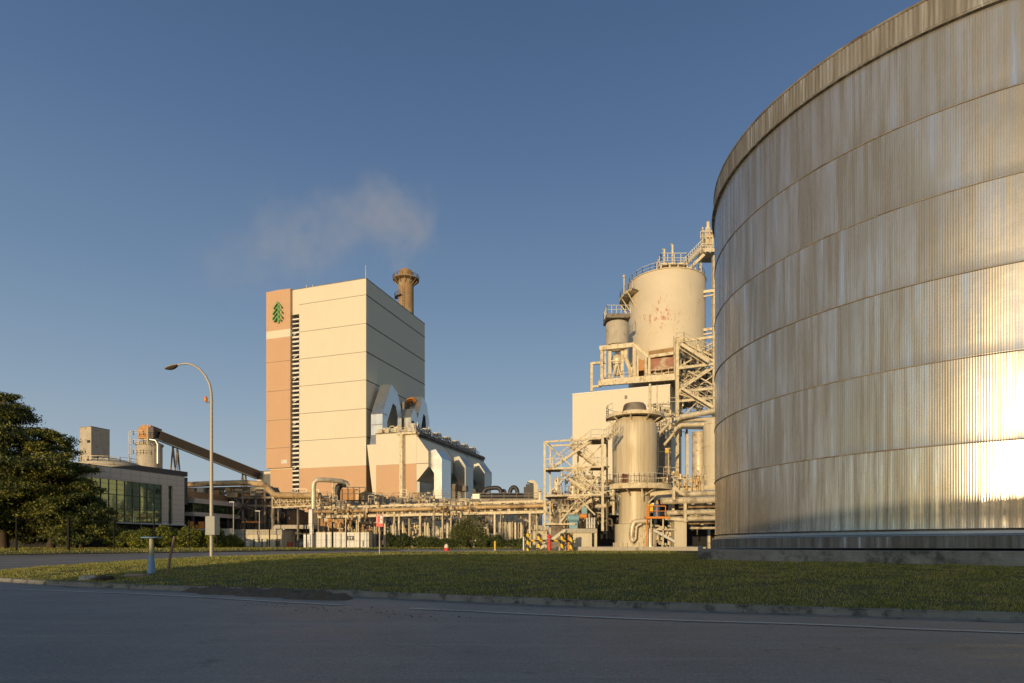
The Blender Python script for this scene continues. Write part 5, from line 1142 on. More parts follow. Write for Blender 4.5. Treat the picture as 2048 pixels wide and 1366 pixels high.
# small things along the apron
x, D = (893 - 1024) / FPX * 57, 57
t = tb = thing('traffic_barrel', 'small red and white traffic barrel on the pale apron', 'traffic barrel', (x, D, v1(x, D) + 0.01))
MB().lathe((0, 0, 0), [(0.0, 0), (0.34, 0), (0.36, 0.05), (0.27, 0.3), (0.27, 0.38)], 16).build('base', M['red'], t, smooth=True)
MB().lathe((0, 0, 0.38), [(0.26, 0), (0.22, 0.2), (0.12, 0.42), (0, 0.45)], 16).build('band', M['white'], t, smooth=True)
MB().box((-0.18, 0.1, 0.5), (0.2, 0.1, 0.3)).build('flag', M['orange'], t); tb.scale = (0.8, 0.8, 0.8)
x, D = (990 - 1024) / FPX * 58, 58; z = v1(x, D)
t = thing('bollard', 'yellow bollard standing alone at the back of the apron', 'bollard', (x, D, z)); MB().lathe((0, 0, 0), [(0.09, 0), (0.09, 0.85), (0.06, 0.93), (0, 0.95)], 12).build('post', M['yellow'], t, smooth=True); MB().lathe((0, 0, 0), [(0.1, 0), (0.1, 0.1), (0.09, 0.1)], 12).build('collar', M['galv'], t)

# ------------------------------------------------------------------ the plant on the right
GP = 1.10
# bund wall and yard slab
b = MB(); b.bx((1112 - 1024) / FPX * 56.5, (1396 - 1024) / FPX * 56.5, 56.5, 57.0, 0.8, wz(1093.5, 56.5)); tag(b.build('bund_wall', M['concrete_l'], loc=(10, 56.5, 0.9), bevel=0.02), 'low pale concrete bund wall along the foot of the right plant', 'wall')
def R3(px, py, D): return P(px, py, D)
def beam(mb, a, c, w=0.18, h=None): mb.bar(R3(*a), R3(*c), w, h or w)

# cream block
cb = thing('cream_building', 'plain cream block behind the stair tower, below the tall silo', 'building', (P(1145, 0, 85).x, 85, GP), math.atan2(-5, P(1340, 0, 80).x - P(1145, 0, 85).x))
cw = Vector((P(1340, 0, 80).x - P(1145, 0, 85).x, -5, 0)).length; chh = wz(789.5, 85) - GP
MB().bx(0, cw, 0, 14, 0, chh).build('wall', M['cream'], cb); MB().bx(-0.06, cw + 0.06, -0.06, 14.06, chh, chh + 0.15).build('roof', M['white'], cb)
MB().bx(cw * 0.55, cw * 0.55 + 0.35, -0.03, 0, chh - 1.3, chh - 0.8).build('number_plate', M['steel_d'], cb)

# tall silo
D = 92; sx = P(1333, 0, D).x; sr = 5.72; z_s = lambda py: wz(py, 87.2) - GP
si = thing('silo', 'tall cream silo with red rust patches and railed top, tallest in the right plant', 'silo', (sx, D, GP))
def silomat():
    t = NT('rust_patched_cream'); v = t.coord(); c = Vector((0.62, 0.54, 0.40)); a = t.noise(v, 0.4, 4, 0.6)
    base = t.ramp(a, [(0.3, c * 0.93), (0.7, c * 1.03)])
    sp = t.n('ShaderNodeSeparateXYZ'); t.l(v, sp.inputs[0])
    zc_ = z_s(634); band = t.math('MULTIPLY', t.ramp(t.math('ABSOLUTE', t.math('SUBTRACT', sp.outputs[2], zc_)), [(0.0, 1.0), (1.0, 1.0)]), 1.0)
    az = t.math('ABSOLUTE', t.math('SUBTRACT', sp.outputs[2], zc_)); m1 = t.math('SUBTRACT', 1.0, t.math('DIVIDE', az, 3.4)); mx = t.math('SUBTRACT', 1.0, t.math('DIVIDE', t.math('ABSOLUTE', t.math('ADD', sp.outputs[0], 1.9)), 5.0))
    m = t.math('MULTIPLY', t.math('MAXIMUM', m1, 0.0), t.math('MAXIMUM', mx, 0.0))
    n1 = t.noise(t.coord((2.4, 2.4, 1.1)), 1.0, 6, 0.8)
    r = t.ramp(t.math('ADD', n1, t.math('MULTIPLY', m, 0.12)), [(0.635, 0.0), (0.66, 0.85)])
    r = t.math('MULTIPLY', r, t.ramp(m, [(0.02, 0.0), (0.12, 1.0)]))
    base = t.mix(r, base, (0.40, 0.13, 0.06))
    lf = t.ramp(t.math('MULTIPLY', t.noise(t.coord((1, 1, 0.3)), 0.8, 5, 0.7), t.ramp(sp.outputs[0], [(0.0, 1.0), (1.0, 1.0)])), [(0.62, 0.0), (0.70, 0.5)])
    t.l(t.mix(lf, base, (0.42, 0.34, 0.22)), t.b.inputs['Base Color']); t.b.inputs['Roughness'].default_value = 0.6; return t.m
M['silo'] = silomat()
MB().lathe((0, 0, 0), [(sr, z_s(790)), (sr, z_s(541.5)), (sr - 0.05, z_s(540)), (0.3, z_s(530)), (0, z_s(530))], 64).build('shell', M['silo'], si, smooth=True)
MB().lathe((0, 0, z_s(542)), [(sr + 0.01, 0), (sr + 0.12, 0.02), (sr + 0.12, 0.14), (sr + 0.0, 0.18)], 64).build('top_ring', M['steel'], si, smooth=True)
# curved walkway bracketed off the left of the silo head
def ring_walk(t, c, r0, r1, z, a0, a1, m, th=0.16, rail=True, brackets=6, bd_=1.2, h=1.1, nm='walkway', world=False, n=None):
    b = MB(); n = n or max(6, int(abs(a1 - a0) / 8)); b.lathe((c[0], c[1], z), [(r0, 0), (r1, 0), (r1, th), (r0, th), (r0, 0)], n, R(a0), R(a1))
    b.lathe((c[0], c[1], z - 0.12), [(r1 - 0.02, 0), (r1 + 0.05, 0), (r1 + 0.05, th + 0.22), (r1 - 0.02, th + 0.22)], n, R(a0), R(a1))
    for k in range(brackets):
        a = R(a0 + (a1 - a0) * (k + 0.5) / brackets); ca, sa = math.cos(a), math.sin(a)
        b.bar((c[0] + r1 * ca, c[1] + r1 * sa, z), (c[0] + r0 * ca, c[1] + r0 * sa, z - bd_), 0.12)
    b.build(nm, m, t, world=world)
    if rail:
        b = MB(); pts = [(c[0] + (r1 - 0.03) * math.cos(R(a)), c[1] + (r1 - 0.03) * math.sin(R(a)), z + th) for a in np.linspace(a0, a1, n + 1)]; b.rail(pts, h, 0.022, 1.8); b.build('railing', M['galv'] if m is not M['rust'] else m, t, world=world)
ring_walk(si, (0, 0), sr, sr + 1.35, z_s(572) + 0.0, 140, 212, M['steel'], brackets=4, bd_=2.0)
b = MB(); b.rail([((sr - 0.1) * math.cos(R(a)), (sr - 0.1) * math.sin(R(a)), z_s(541)) for a in range(140, 401, 13)], 1.1, 0.025, 2.0); b.build('railing', M['galv'], si)
hx0, hx1 = (1312 - 1333) / FPX * D, (1363 - 1333) / FPX * D
b = MB(); b.bx(hx0 - 0.1, hx1 + 0.1, -3.2, 0.6, z_s(515) - 0.25, z_s(515)); b.build('head_platform', M['steel'], si)
b = MB(); b.bx(hx0 + 0.5, hx1 - 0.4, -2.4, 0.2, z_s(536), z_s(515) - 0.26); b.build('head_house', M['rust'], si)
b = MB()
for x in (hx0, hx0 + 1.3, hx1 - 1.4, hx1): b.bx(x - 0.11, x + 0.11, -3.1, -2.9, z_s(538), z_s(515) - 0.25)
b.build('head_column', M['steel'], si)
b = MB(); b.rail([(hx0, -3.1, z_s(515)), (hx1, -3.1, z_s(515)), (hx1, 0.5, z_s(515)), (hx0, 0.5, z_s(515)), (hx0, -3.1, z_s(515))], 1.45, 0.045, 0.95); b.build('head_railing', M['galv'], si)
for px, py in ((1322, 480), (1338, 470)):
    x = (px - 1333) / FPX * D; b = MB(); b.tube([(x, -2, z_s(515)), (x, -2, z_s(py)), (x - 0.3, -2, z_s(py))], 0.16, 8); b.build('vent_pipe', M['steel'], si, smooth=True)
b = MB(); x = (1242 - 1333) / FPX * D; b.tube([(x, -2.5, z_s(575)), (x, -2.5, z_s(541))], 0.09, 6); b.lathe((x, -2.5, z_s(541)), [(0.2, 0), (0.22, 0.25), (0.12, 0.4), (0, 0.42)], 8); b.build('mast_light', M['steel'], si)
# sloping stair and gallery from the silo head to the elevator tower
et = thing('elevator_tower', 'slender cream bucket elevator tower partly hidden by the big tank edge', 'elevator tower', (P(1416, 0, 90).x, 90, GP))
b = MB(); beam(b, (1362, 536, 90), (1402, 497, 90), 0.7, 0.7); beam(b, (1375, 541, 89), (1408, 509, 89), 0.25, 0.4); b.build('inclined_chute', M['steel'], et, world=True)
b = MB()
for k in range(9): q = R3(1368 + k * 4.2, 533 - k * 4.1, 88.5); b.bar(q, q + Vector((0, 0, 1.2)), 0.06)
b.bar(R3(1366, 519, 88.5), R3(1404, 480, 88.5), 0.08); b.bar(R3(1366, 526, 88.5), R3(1404, 488, 88.5), 0.06); b.build('stair_railing', M['galv'], et, world=True)
b = MB(); b.bx(P(1400, 0, 90).x, P(1432, 0, 90).x, 88.5, 92, wz(513, 90), wz(506, 90)); b.build('head_platform', M['steel'], et, world=True)
b = MB()
for px in (1405, 1412, 1419, 1425): b.bar(R3(px, 506, 89), R3(px, 455, 89), 0.18)
for py in (462, 474, 488): b.bar(R3(1402, py, 88.9), R3(1428, py, 88.9), 0.12)
b.bx(P(1407, 0, 90).x, P(1424, 0, 90).x, 89.2, 91, wz(504, 90), wz(470, 90)); b.tube([R3(1416, 480, 90), R3(1416, 444, 90)], 0.25, 8); b.build('head_frame', M['steel'], et, world=True)
b = MB(); b.rail([R3(1401, 478, 88.6), R3(1428, 478, 88.6)], 1.1, 0.04, 0.7); b.rail([R3(1401, 506, 88.5), R3(1430, 506, 88.5)], 1.1, 0.04, 0.8); b.build('head_railing', M['galv'], et, world=True)
b = MB(); b.bx(P(1427, 0, 88).x, P(1435, 0, 88).x, 88, 88.8, GP, wz(510, 88)); b.build('leg_casing', M['steel'], et, world=True)
b = MB()
for py in range(520, 700, 22): b.bx(P(1426, 0, 88).x, P(1436, 0, 88).x, 87.9, 87.99, wz(py, 88), wz(py - 2, 88))
b.build('casing_flange', M['galv'], et, world=True)
b = MB()
for px, a, c in ((1400, 536, 515), (1390, 540, 522), (1380, 545, 532)): b.bar(R3(px, a, 89.5), R3(px, c, 89.5), 0.12)
b.bar(R3(1402, 506, 90), R3(1402, 570, 90), 0.2); b.build('strut', M['steel'], et, world=True)
b = MB()
for py in (584, 660): b.bar(R3(1407, py, 88.5), R3(1430, py - 3, 88), 0.22, 0.4); b.bar(R3(1407, py + 9, 88.5), R3(1430, py + 5, 88), 0.12, 0.2)
b.build('tie_bracket', M['steel'], et, world=True)

# frame and enclosure below the silo, small silo beside it
fr = thing('steel_trestle', 'cream steel frame with brown panels carrying the silo above the cream block', 'steel frame', (P(1275, 0, 84).x, 84, wz(772, 84)))
def fbox(mb, px0, px1, py0, py1, D, dp): mb.bx(P(px0, 0, D).x, P(px1, 0, D).x, D, D + dp, wz(py1, D), wz(py0, D))
b = MB(); b.bar(R3(1199, 766, 84), R3(1351, 754, 80), 0.45, 0.85); b.bar(R3(1199, 766, 92), R3(1351, 754, 88), 0.45, 0.85); b.bar(R3(1199, 766, 84), R3(1205, 766, 92), 0.4, 0.7); b.build('girder', M['steel'], fr, world=True)
b = MB()
v = [R3(1199, 764, 84), R3(1351, 752, 80), R3(1351, 752, 88), R3(1199, 764, 92)]; b.add([tuple(p) for p in v] + [tuple(p - Vector((0, 0, 0.15))) for p in v], [(0, 1, 2, 3), (7, 6, 5, 4), (0, 4, 5, 1), (1, 5, 6, 2), (2, 6, 7, 3), (3, 7, 4, 0)]); b.build('deck', M['steel_d'], fr, world=True)
b = MB()
for px, a, c, D_, w in ((1203, 766, 695, 84, .38), (1268, 760, 690, 83, .4), (1275, 760, 700, 83, .25), (1291, 758, 716, 82.4, .3), (1298, 758, 712, 82.2, .35), (1351, 752, 672, 80, .42), (1262, 762, 735, 83.5, .3), (1210, 764, 700, 91, .3), (1268, 762, 700, 90, .3)): b.bar(R3(px, a, D_), R3(px, c, D_), w)
b.build('column', M['steel'], fr, world=True)
b = MB(); b.bar(R3(1199, 697, 84), R3(1268, 690, 83), 0.45, 0.6); b.bar(R3(1268, 690, 83), R3(1297, 714, 82.2), 0.3, 0.4); b.bar(R3(1297, 714, 82.2), R3(1350, 706, 80.2), 0.3, 0.4); b.bar(R3(1199, 697, 91), R3(1268, 690, 90), 0.4, 0.5); b.build('upper_beam', M['steel'], fr, world=True)
b = MB(); v0 = [R3(1299, 743, 82.4), R3(1349, 737, 80.6), R3(1349, 713, 80.6), R3(1299, 718, 82.4)]; b.add([tuple(p) for p in v0] + [tuple(p + Vector((0.5, 3, 0))) for p in v0], [(0, 1, 2, 3), (7, 6, 5, 4), (0, 4, 5, 1), (1, 5, 6, 2), (2, 6, 7, 3), (3, 7, 4, 0)]); b.build('side_panel', mat('red_brown_panel', (0.34, 0.16, 0.11), 0.7, var=0.3, scale=0.8, streak=0.3, dirt=(0.50, 0.42, 0.30), thr=0.56, dsc=0.6), fr, world=True)
b = MB(); v0 = [R3(1275, 742, 83.2), R3(1290, 740, 82.6), R3(1290, 722, 82.6), R3(1275, 716, 83.2)]; b.add([tuple(p) for p in v0] + [tuple(p + Vector((0.5, 3, 0))) for p in v0], [(0, 1, 2, 3), (7, 6, 5, 4), (0, 4, 5, 1), (1, 5, 6, 2), (2, 6, 7, 3), (3, 7, 4, 0)]); b.build('side_panel', M['rust_o'], fr, world=True)
b = MB(); v0 = [R3(1298, 714, 82.3), R3(1350, 704, 80.3), R3(1350, 694, 80.3), R3(1298, 702, 82.3)]; b.add([tuple(p) for p in v0] + [tuple(p + Vector((0.5, 4, 0))) for p in v0], [(0, 1, 2, 3), (7, 6, 5, 4), (0, 4, 5, 1), (1, 5, 6, 2), (2, 6, 7, 3), (3, 7, 4, 0)]); b.build('eave_panel', M['rust'], fr, world=True)
for q0, q1 in ((R3(1275, 705, 82.9), R3(1297, 712, 82)), (R3(1298, 757, 82), R3(1350, 751, 80)), (R3(1206, 764, 84), R3(1262, 760, 83))): b = MB(); b.rail([q0, q1], 1.1, 0.03, 1.0); b.build('railing', M['steel'], fr, world=True)
clutter('frame_pipework', 'cluttered pipes on the deck below the brown panels', 1298, 1348, 742, 752, 81.5, 40, ['steel', 'insul'], 51)
lp = thing('goalpost_frame', 'thin steel goalpost frame standing on the left end of the cream block roof', 'steel frame', P(1183, 783, 85))
b = MB(); b.bar(R3(1183, 783, 85), R3(1183, 726, 85), 0.35); b.bar(R3(1183, 727, 85), R3(1212, 725, 85), 0.32); b.bar(R3(1183, 774, 85), R3(1202, 772, 84.6), 0.3); b.build('frame', M['steel'], lp, world=True)
D = 86; x = P(1234, 0, D).x
ss = thing('small_silo', 'small stained grey silo with a cone hopper, left of the tall silo', 'silo', (x, D, wz(760, D)))
zq = lambda py: wz(py, D) - wz(760, D)
MB().lathe((0, 0, 0), [(1.62, zq(693)), (1.62, zq(650)), (1.5, zq(647)), (0, zq(643))], 32).build('shell', M['concrete_l'], ss, smooth=True)
MB().lathe((0, 0, 0), [(0.35, zq(752)), (0.5, zq(745)), (1.05, zq(722)), (0.9, zq(716)), (0.2, zq(705)), (1.4, zq(698)), (1.55, zq(694))], 24).build('hopper', M['insul'], ss, smooth=True)
b = MB(); b.bx(-1.75, 1.6, -1.7, 1.6, zq(644), zq(636)); b.build('top_platform', M['steel_d'], ss)
b = MB(); b.rail([(1.6, -1.65, zq(637)), (-1.7, -1.65, zq(637)), (-1.7, 1.5, zq(637)), (1.6, 1.5, zq(637))], 1.25, 0.03, 0.7); b.build('railing', M['galv'], ss)
b = MB()
for px in (1219, 1244): b.bar(R3(px, 762, 84.3), R3(px, 699, 84.3), 0.42)
b.bar(R3(1221, 722, 84.2), R3(1243, 722, 84.2), 0.16); b.bar(R3(1232, 725, 84.2), R3(1224, 758, 84.2), 0.14); b.bar(R3(1234, 725, 84.2), R3(1243, 758, 84.2), 0.14); b.build('leg', M['steel'], ss, world=True)
b = MB(); b.tube([R3(1252, 700, 84), R3(1251, 716, 84), R3(1257, 730, 84), R3(1261, 742, 84), R3(1261, 760, 84)], 0.32, 10); b.build('chute_pipe', M['steel'], ss, world=True, smooth=True)

# right-hand trestle of trusses
tr = thing('stair_trestle', 'dense lattice of cream beams and stairs between the silo and the big tank', 'steel trestle', (P(1390, 0, 76).x, 76, GP))
b = MB()
for px, a, c, D_, w in ((1354, 1090, 676, 76, .38), (1428, 1000, 655, 76, .35), (1358, 1000, 690, 80, .3), (1395, 830, 690, 80, .25), (1428, 1000, 655, 80, .3), (1374, 1085, 868, 76.5, .32)): b.bar(R3(px, a, D_), R3(px, c, D_), w)
b.build('column', M['steel'], tr, world=True)
b = MB()
for (px0, py0, px1, py1, D_) in ((1352, 684, 1434, 673, 76), (1352, 737, 1434, 727, 76), (1352, 784, 1434, 776, 76), (1352, 803, 1434, 795, 76), (1352, 784, 1434, 776, 80), (1352, 737, 1434, 727, 80), (1356, 835, 1434, 826, 76)): b.bar(R3(px0, py0, D_), R3(px1, py1, D_), 0.22, 0.32)
b.build('beam', M['steel'], tr, world=True)
b = MB()
for (px0, py0, px1, py1, D_, w) in ((1356, 688, 1434, 726, 76, .34), (1362, 684, 1434, 716, 76.8, .3), (1356, 735, 1434, 690, 77, .24), (1356, 782, 1434, 730, 76, .32), (1360, 775, 1420, 735, 77, .24), (1376, 742, 1434, 775, 76.4, .22), (1400, 770, 1434, 745, 77, .2),
     (1356, 787, 1400, 802, 76.2, .26), (1370, 783, 1425, 806, 77, .22), (1392, 800, 1434, 826, 76, .26), (1400, 795, 1434, 815, 77, .26), (1360, 838, 1398, 800, 76.4, .16), (1404, 806, 1434, 834, 78, .24), (1356, 700, 1400, 735, 79, .2), (1365, 760, 1434, 790, 79, .2), (1410, 694, 1434, 680, 79, .2)): b.bar(R3(px0, py0, D_), R3(px1, py1, D_), w * 0.72)
b.build('brace', M['steel'], tr, world=True)
def flight(mb, a, c, w=1.0, n=None, rail=True, st=0.28):
    """stair flight: two stringers, treads and handrails between two points"""
    a, c = Vector(a), Vector(c); d = c - a; side = Vector((d.y, -d.x, 0)); side = side.normalized() * (w / 2) if side.length > 1e-6 else Vector((0, w / 2, 0))
    for s in (-1, 1):
        mb.bar(a + side * s, c + side * s, 0.07, st)
        if rail: up = Vector((0, 0, 1.0)); mb.bar(a + side * s + up, c + side * s + up, 0.05); mb.bar(a + side * s + up * .5, c + side * s + up * .5, 0.035); [mb.bar(a.lerp(c, k / 4) + side * s, a.lerp(c, k / 4) + side * s + up, 0.04) for k in range(5)]
    n = n or max(3, int(abs(d.z) / 0.2))
    for k in range(n): q = a.lerp(c, (k + 0.5) / n); mb.bar(q - side, q + side, 0.24, 0.05)
b = MB(); flight(b, R3(1360, 690, 75.5), R3(1415, 725, 75.5), 0.9, st=0.4); flight(b, R3(1425, 735, 78), R3(1370, 772, 78), 0.9, st=0.35); flight(b, R3(1362, 778, 75.5), R3(1424, 816, 75.5), 0.9, st=0.35); b.build('stair', M['steel'], tr, world=True)
b = MB(); b.rail([R3(1352, 684, 75.7), R3(1368, 682, 75.7), R3(1430, 712, 75.7)], 1.1, 0.03, 0.8); b.build('railing', M['steel'], tr, world=True)
fbd = MB(); fbox(fbd, 1359, 1372, 690, 722, 80, 3); fbox(fbd, 1375, 1428, 700, 725, 82, 2); fbox(fbd, 1360, 1430, 738, 772, 82.5, 2); fbd.build('inner_box', M['steel_d'], tr, world=True)
clutter('trestle_pipework', 'pipes and cable trays tangled inside the upper lattice beside the big tank', 1360, 1430, 690, 800, 78.5, 130, ['steel', 'insul', 'steel_d'], 52, dd=3)
clutter('trestle_pipework', 'tangle of valves at the top of the round tank platform', 1300, 1345, 800, 870, 70, 80, ['steel', 'insul', 'steel_d'], 53)
# pipes crossing below the lattice
for i, (y0, y1, D_, r_, mm) in enumerate(((836, 820, 74, .34, 'insul'), (842, 838, 75, .30, 'insul'), (852, 848, 74, .26, 'steel'), (857, 857, 76, .18, 'galv'))):
    pts = [R3(1346, y0 + 14, D_), R3(1352, y0 + 4, D_), R3(1362, y0 - 2, D_), R3(1436, y1, D_)]; b = MB(); b.tube(pts, r_, 10)
    tag(b.build('pipe', M[mm], loc=pts[0], smooth=True), ['uppermost thick cream pipe crossing under the lattice', 'second thick cream pipe under the lattice', 'third, thinner cream pipe under the lattice', 'lowest thin grey pipe under the lattice'][i], 'pipe', 'pipes crossing under the lattice')
# tall vessels beside the big tank
for i, (px, r_px, yt, yb, D_, mm, lb) in enumerate(((1397, 12.5, 868, 962, 76, 'insul', 'slim bright cream column vessel left of the wider stained one'), (1428, 21, 848, 972, 74, 'cream2', 'wide stained cream tank cut by the edge of the big tank'),
        (1322, 20, 872, 965, 74, 'steel_d', 'dark shaded vessel just right of the round process tank'))):  # third vessel's dark brown puts its shade into the colour
    r_ = r_px / FPX * D_; h = wz(yt, D_) - wz(yb, D_)
    t = thing('column_vessel', lb, 'vessel', (P(px, 0, D_).x, D_, wz(yb, D_))); MB().lathe((0, 0, 0), [(r_, 0), (r_, h), (r_ * 0.8, h + r_ * 0.35), (0, h + r_ * 0.5)], 32).build('shell', M[mm], t, smooth=True)
    b = MB(); 
    for q in (0.3, 0.62, 0.98): b.lathe((0, 0, h * q), [(r_, 0), (r_ + 0.05, 0), (r_ + 0.05, 0.12), (r_, 0.14)], 32)
    b.build('stiffener', M['steel'], t, smooth=True)
    b = MB(); b.bar((-r_ * 0.7, -r_ * 0.6, -wz(yb, D_) + GP), (-r_ * 0.7, -r_ * 0.6, 0), 0.3); b.bar((r_ * 0.7, -r_ * 0.6, -wz(yb, D_) + GP), (r_ * 0.7, -r_ * 0.6, 0), 0.3); b.bx(-r_, r_, -r_, r_, -0.2, -0.01); b.build('support', M['steel'], t)

# round process tank with two ring platforms
D = 64; tx = P(1269, 0, D).x; zp = lambda py: wz(py, 62.2) - GP
pt = thing('process_tank', 'round cream process tank on a narrower stem with a wide ring platform', 'process tank', (tx, D, GP))
def paneltank(name, r):
    t = NT(name); c = t.n('ShaderNodeTexCoord'); s = t.n('ShaderNodeSeparateXYZ'); t.l(c.outputs['Object'], s.inputs[0])
    ang = t.math('MULTIPLY', t.math('ARCTAN2', s.outputs[1], s.outputs[0]), r); seam = t.math('FRACT', t.math('DIVIDE', ang, 0.62)); wid = t.n('ShaderNodeTexWhiteNoise', noise_dimensions='1D'); t.l(t.math('FLOOR', t.math('DIVIDE', ang, 0.62)), wid.inputs['W'])
    k = t.n('ShaderNodeCombineXYZ'); t.l(t.math('MULTIPLY', ang, 4), k.inputs[0]); t.l(t.math('MULTIPLY', s.outputs[2], 0.25), k.inputs[1]); st = t.noise(k.outputs[0], 1, 5, 0.7)
    base = t.ramp(t.math('ADD', t.math('MULTIPLY', wid.outputs['Value'], 0.3), t.math('MULTIPLY', st, 0.8)), [(0.3, (0.68, 0.59, 0.43)), (0.55, (0.58, 0.50, 0.36)), (0.8, (0.42, 0.35, 0.24))])
    base = t.mix(t.ramp(seam, [(0.0, 1.0), (0.05, 0.0)]), base, (0.16, 0.13, 0.09))
    t.l(base, t.b.inputs['Base Color']); t.b.inputs['Metallic'].default_value = 0.08; t.b.inputs['Roughness'].default_value = 0.5; return t.m
M['ptank'] = paneltank('stained_lagged_panels', 2.3)
r1 = 43.5 / FPX * D
MB().lathe((0, 0, 0), [(r1, zp(972)), (r1, zp(900)), (r1 + 0.02, zp(899)), (r1 + 0.02, zp(848)), (r1 * 0.97, zp(843)), (r1 * 0.82, zp(833)), (r1 * 0.4, zp(828)), (0, zp(827))], 56).build('shell', M['ptank'], pt, smooth=True)
r2 = 31 / FPX * D
MB().lathe((0, 0, 0), [(r2, zp(1048)), (r2, zp(966))], 48).build('stem', M['ptank'], pt, smooth=True)
MB().lathe((0, 0, 0), [(r2 + 0.05, 0), (39 / FPX * D, 0.01), (39 / FPX * D, zp(1048)), (r2, zp(1046.5))], 48).build('base', M['cream2'], pt, smooth=True)
b = MB()
for k in range(14): a = R(180 + k * 13.8); q = 40 / FPX * D; b.box((q * math.cos(a), q * math.sin(a), 0.36), (0.30, 0.36, 0.72), a)
b.build('anchor_block', M['cream2'], pt)
ring_walk(pt, (0, 0), r2, 72 / FPX * D, zp(977), 170, 370, M['steel'], th=0.3, brackets=4, bd_=0.7)
MB().lathe((0, 0, zp(977) + 0.29), [(r2, 0), (71 / FPX * D, 0.0)], 40).build('deck', M['steel_d'], pt)
ring_walk(pt, (0, 0), r1 * 0.6, 56 / FPX * D, zp(829), 150, 390, M['steel'], th=0.12, brackets=6, bd_=1.1, nm='top_walkway', rail=False)
b = MB(); b.rail([(2.95 * math.cos(R(a)), 2.95 * math.sin(R(a)), zp(829) + 0.12) for a in range(-10, 226, 20)], 1.15, 0.025, 1.6); b.build('top_railing', M['galv'], pt)
MB().lathe((0, 0, 0), [(25 / FPX * D, zp(820)), (22 / FPX * D, zp(804)), (19 / FPX * D, zp(800)), (0, zp(798))], 24).build('cap', M['steel_d'], pt, smooth=True)
MB().lathe((0, 0, 0), [(26 / FPX * D, zp(822)), (26 / FPX * D, zp(817)), (22 / FPX * D, zp(816))], 24).build('collar', M['white'], pt, smooth=True)
MB().box(((1242 - 1269) / FPX * D, -2.15, zp(958)), (0.62, 0.2, 0.95), R(20)).build('hatch', mat('rust_stain_panel', (0.25, 0.13, 0.09), 0.8, var=0.4, scale=3), pt)
MB().box(((1294 - 1280) / FPX * D + 0.7, -1.85, zp(1016)), (0.42, 0.06, 1.05)).build('notice_panel', M['white'], pt)
b = MB(); b.tube([(0.0, -3.5, zp(975)), (0.05, -3.6, zp(968)), (-0.2, -3.75, zp(966))], 0.16, 8); b.tube([(0.05, -3.5, zp(975)), (0.05, -3.4, zp(1000))], 0.07, 6); b.build('lamp_bracket', M['steel'], pt, smooth=True)
# pipes on the tank and orange edge pole
def pipe(lb, pts, r_, mm, grp=None, n=10):
    q = [R3(*p) for p in pts]; sm = []
    for i, p in enumerate(q):
        if 0 < i < len(q) - 1:
            a, c = q[i - 1], q[i + 1]; k = min(0.45, r_ * 2.2 / max(1e-3, min((a - p).length, (c - p).length)))
            sm += [p.lerp(a, k), p.lerp(a, k * 0.35).lerp(p.lerp(c, k * 0.35), 0.5), p.lerp(c, k)]
        else: sm.append(p)
    b = MB(); b.tube(sm, r_, n); return tag(b.build('pipe', M[mm], loc=sm[0], smooth=True), lb, 'pipe', grp)
pipe('fat lagged pipe with a drooping bend in front of the round tank base', [(1298, 1042, 61), (1266, 1042, 61), (1262, 1072, 61), (1266, 1083, 61)], 0.26, 'insul')
pipe('second bent pipe right of the drooping one, ending at valves', [(1283, 1048, 61), (1272, 1052, 61), (1272, 1078, 61), (1264, 1084, 60.8)], 0.13, 'steel')
pipe('straight orange stained pole in front of the round tank', [(1293, 1098, 60), (1294, 1008, 60)], 0.06, 'orange')
pipe('long bent cream pipe dropping down the right side of the round tank', [(1338, 838, 66), (1337, 848, 66), (1315, 870, 66), (1315, 940, 66), (1309, 950, 66)], 0.17, 'steel')
pipe('sloping cream strut pipe right of the round tank', [(1348, 866, 66), (1328, 890, 66)], 0.15, 'steel')
pipe('vertical vent pipe standing above the round tank platform', [(1300, 830, 66), (1300, 768, 66)], 0.14, 'steel')
pipe('thin riser pipe right of the vent pipe', [(1314, 836, 67), (1314, 770, 67)], 0.06, 'steel')
pipe('thick vertical pipe at the left foot of the round tank', [(1226, 970, 62), (1226, 1000, 62), (1216, 1012, 62), (1190, 1012, 62)], 0.24, 'insul')
pipe('black looped pipe between the stair tower and the round tank', [(1204, 1030, 63), (1204, 996, 63), (1214, 990, 63), (1222, 996, 63), (1222, 1026, 63)], 0.24, 'black')
pipe('cream pipe framing the black loop', [(1196, 985, 61.5), (1222, 985, 61.5), (1227, 996, 61.5), (1227, 1030, 61.5)], 0.15, 'steel')
pipe('yard light pole beside the dark vessel', [(1337, 965, 62), (1337, 899, 62)], 0.07, 'lamp_pole')
MB_ = thing('flood_light', 'small yellow flood light on the pole beside the dark vessel', 'light', P(1335, 902, 61.9)); MB().box((-0.1, -0.05, 0), (0.3, 0.16, 0.42)).build('housing', M['yellow'], MB_); MB().box((0.0, 0, 0.26), (0.5, 0.14, 0.08)).build('bracket', M['steel'], MB_)
# bundle of horizontal pipes right of the tank
for i, (y0, y1, x0, D_, r_, mm) in enumerate(((989, 986, 1345, 63, .30, 'insul'), (1002, 999, 1322, 61, .36, 'insul'), (1013, 1012, 1358, 63, .20, 'insul_r'), (1026, 1023, 1330, 61, .27, 'insul'), (1038, 1036, 1336, 62, .27, 'insul'), (1046, 1044, 1372, 64, .20, 'insul_r'), (979, 977, 1350, 66, .2, 'white'), (1056, 1056, 1380, 66, .14, 'steel'))):
    pipe(['uppermost large lagged pipe of the bundle right of the round tank', 'thickest lagged pipe of the bundle, with a rounded left end', 'thin rusty pipe below the thickest one', 'lagged pipe at the level of the orange platform', 'lagged pipe just below the orange platform', 'thin rusty pipe near the bottom of the bundle', 'white pipe on top of the bundle', 'lowest thin pipe above the dark opening'][i], [(x0, y0, D_), (1440, y1, D_)], r_, mm, 'horizontal pipes beside the big tank')
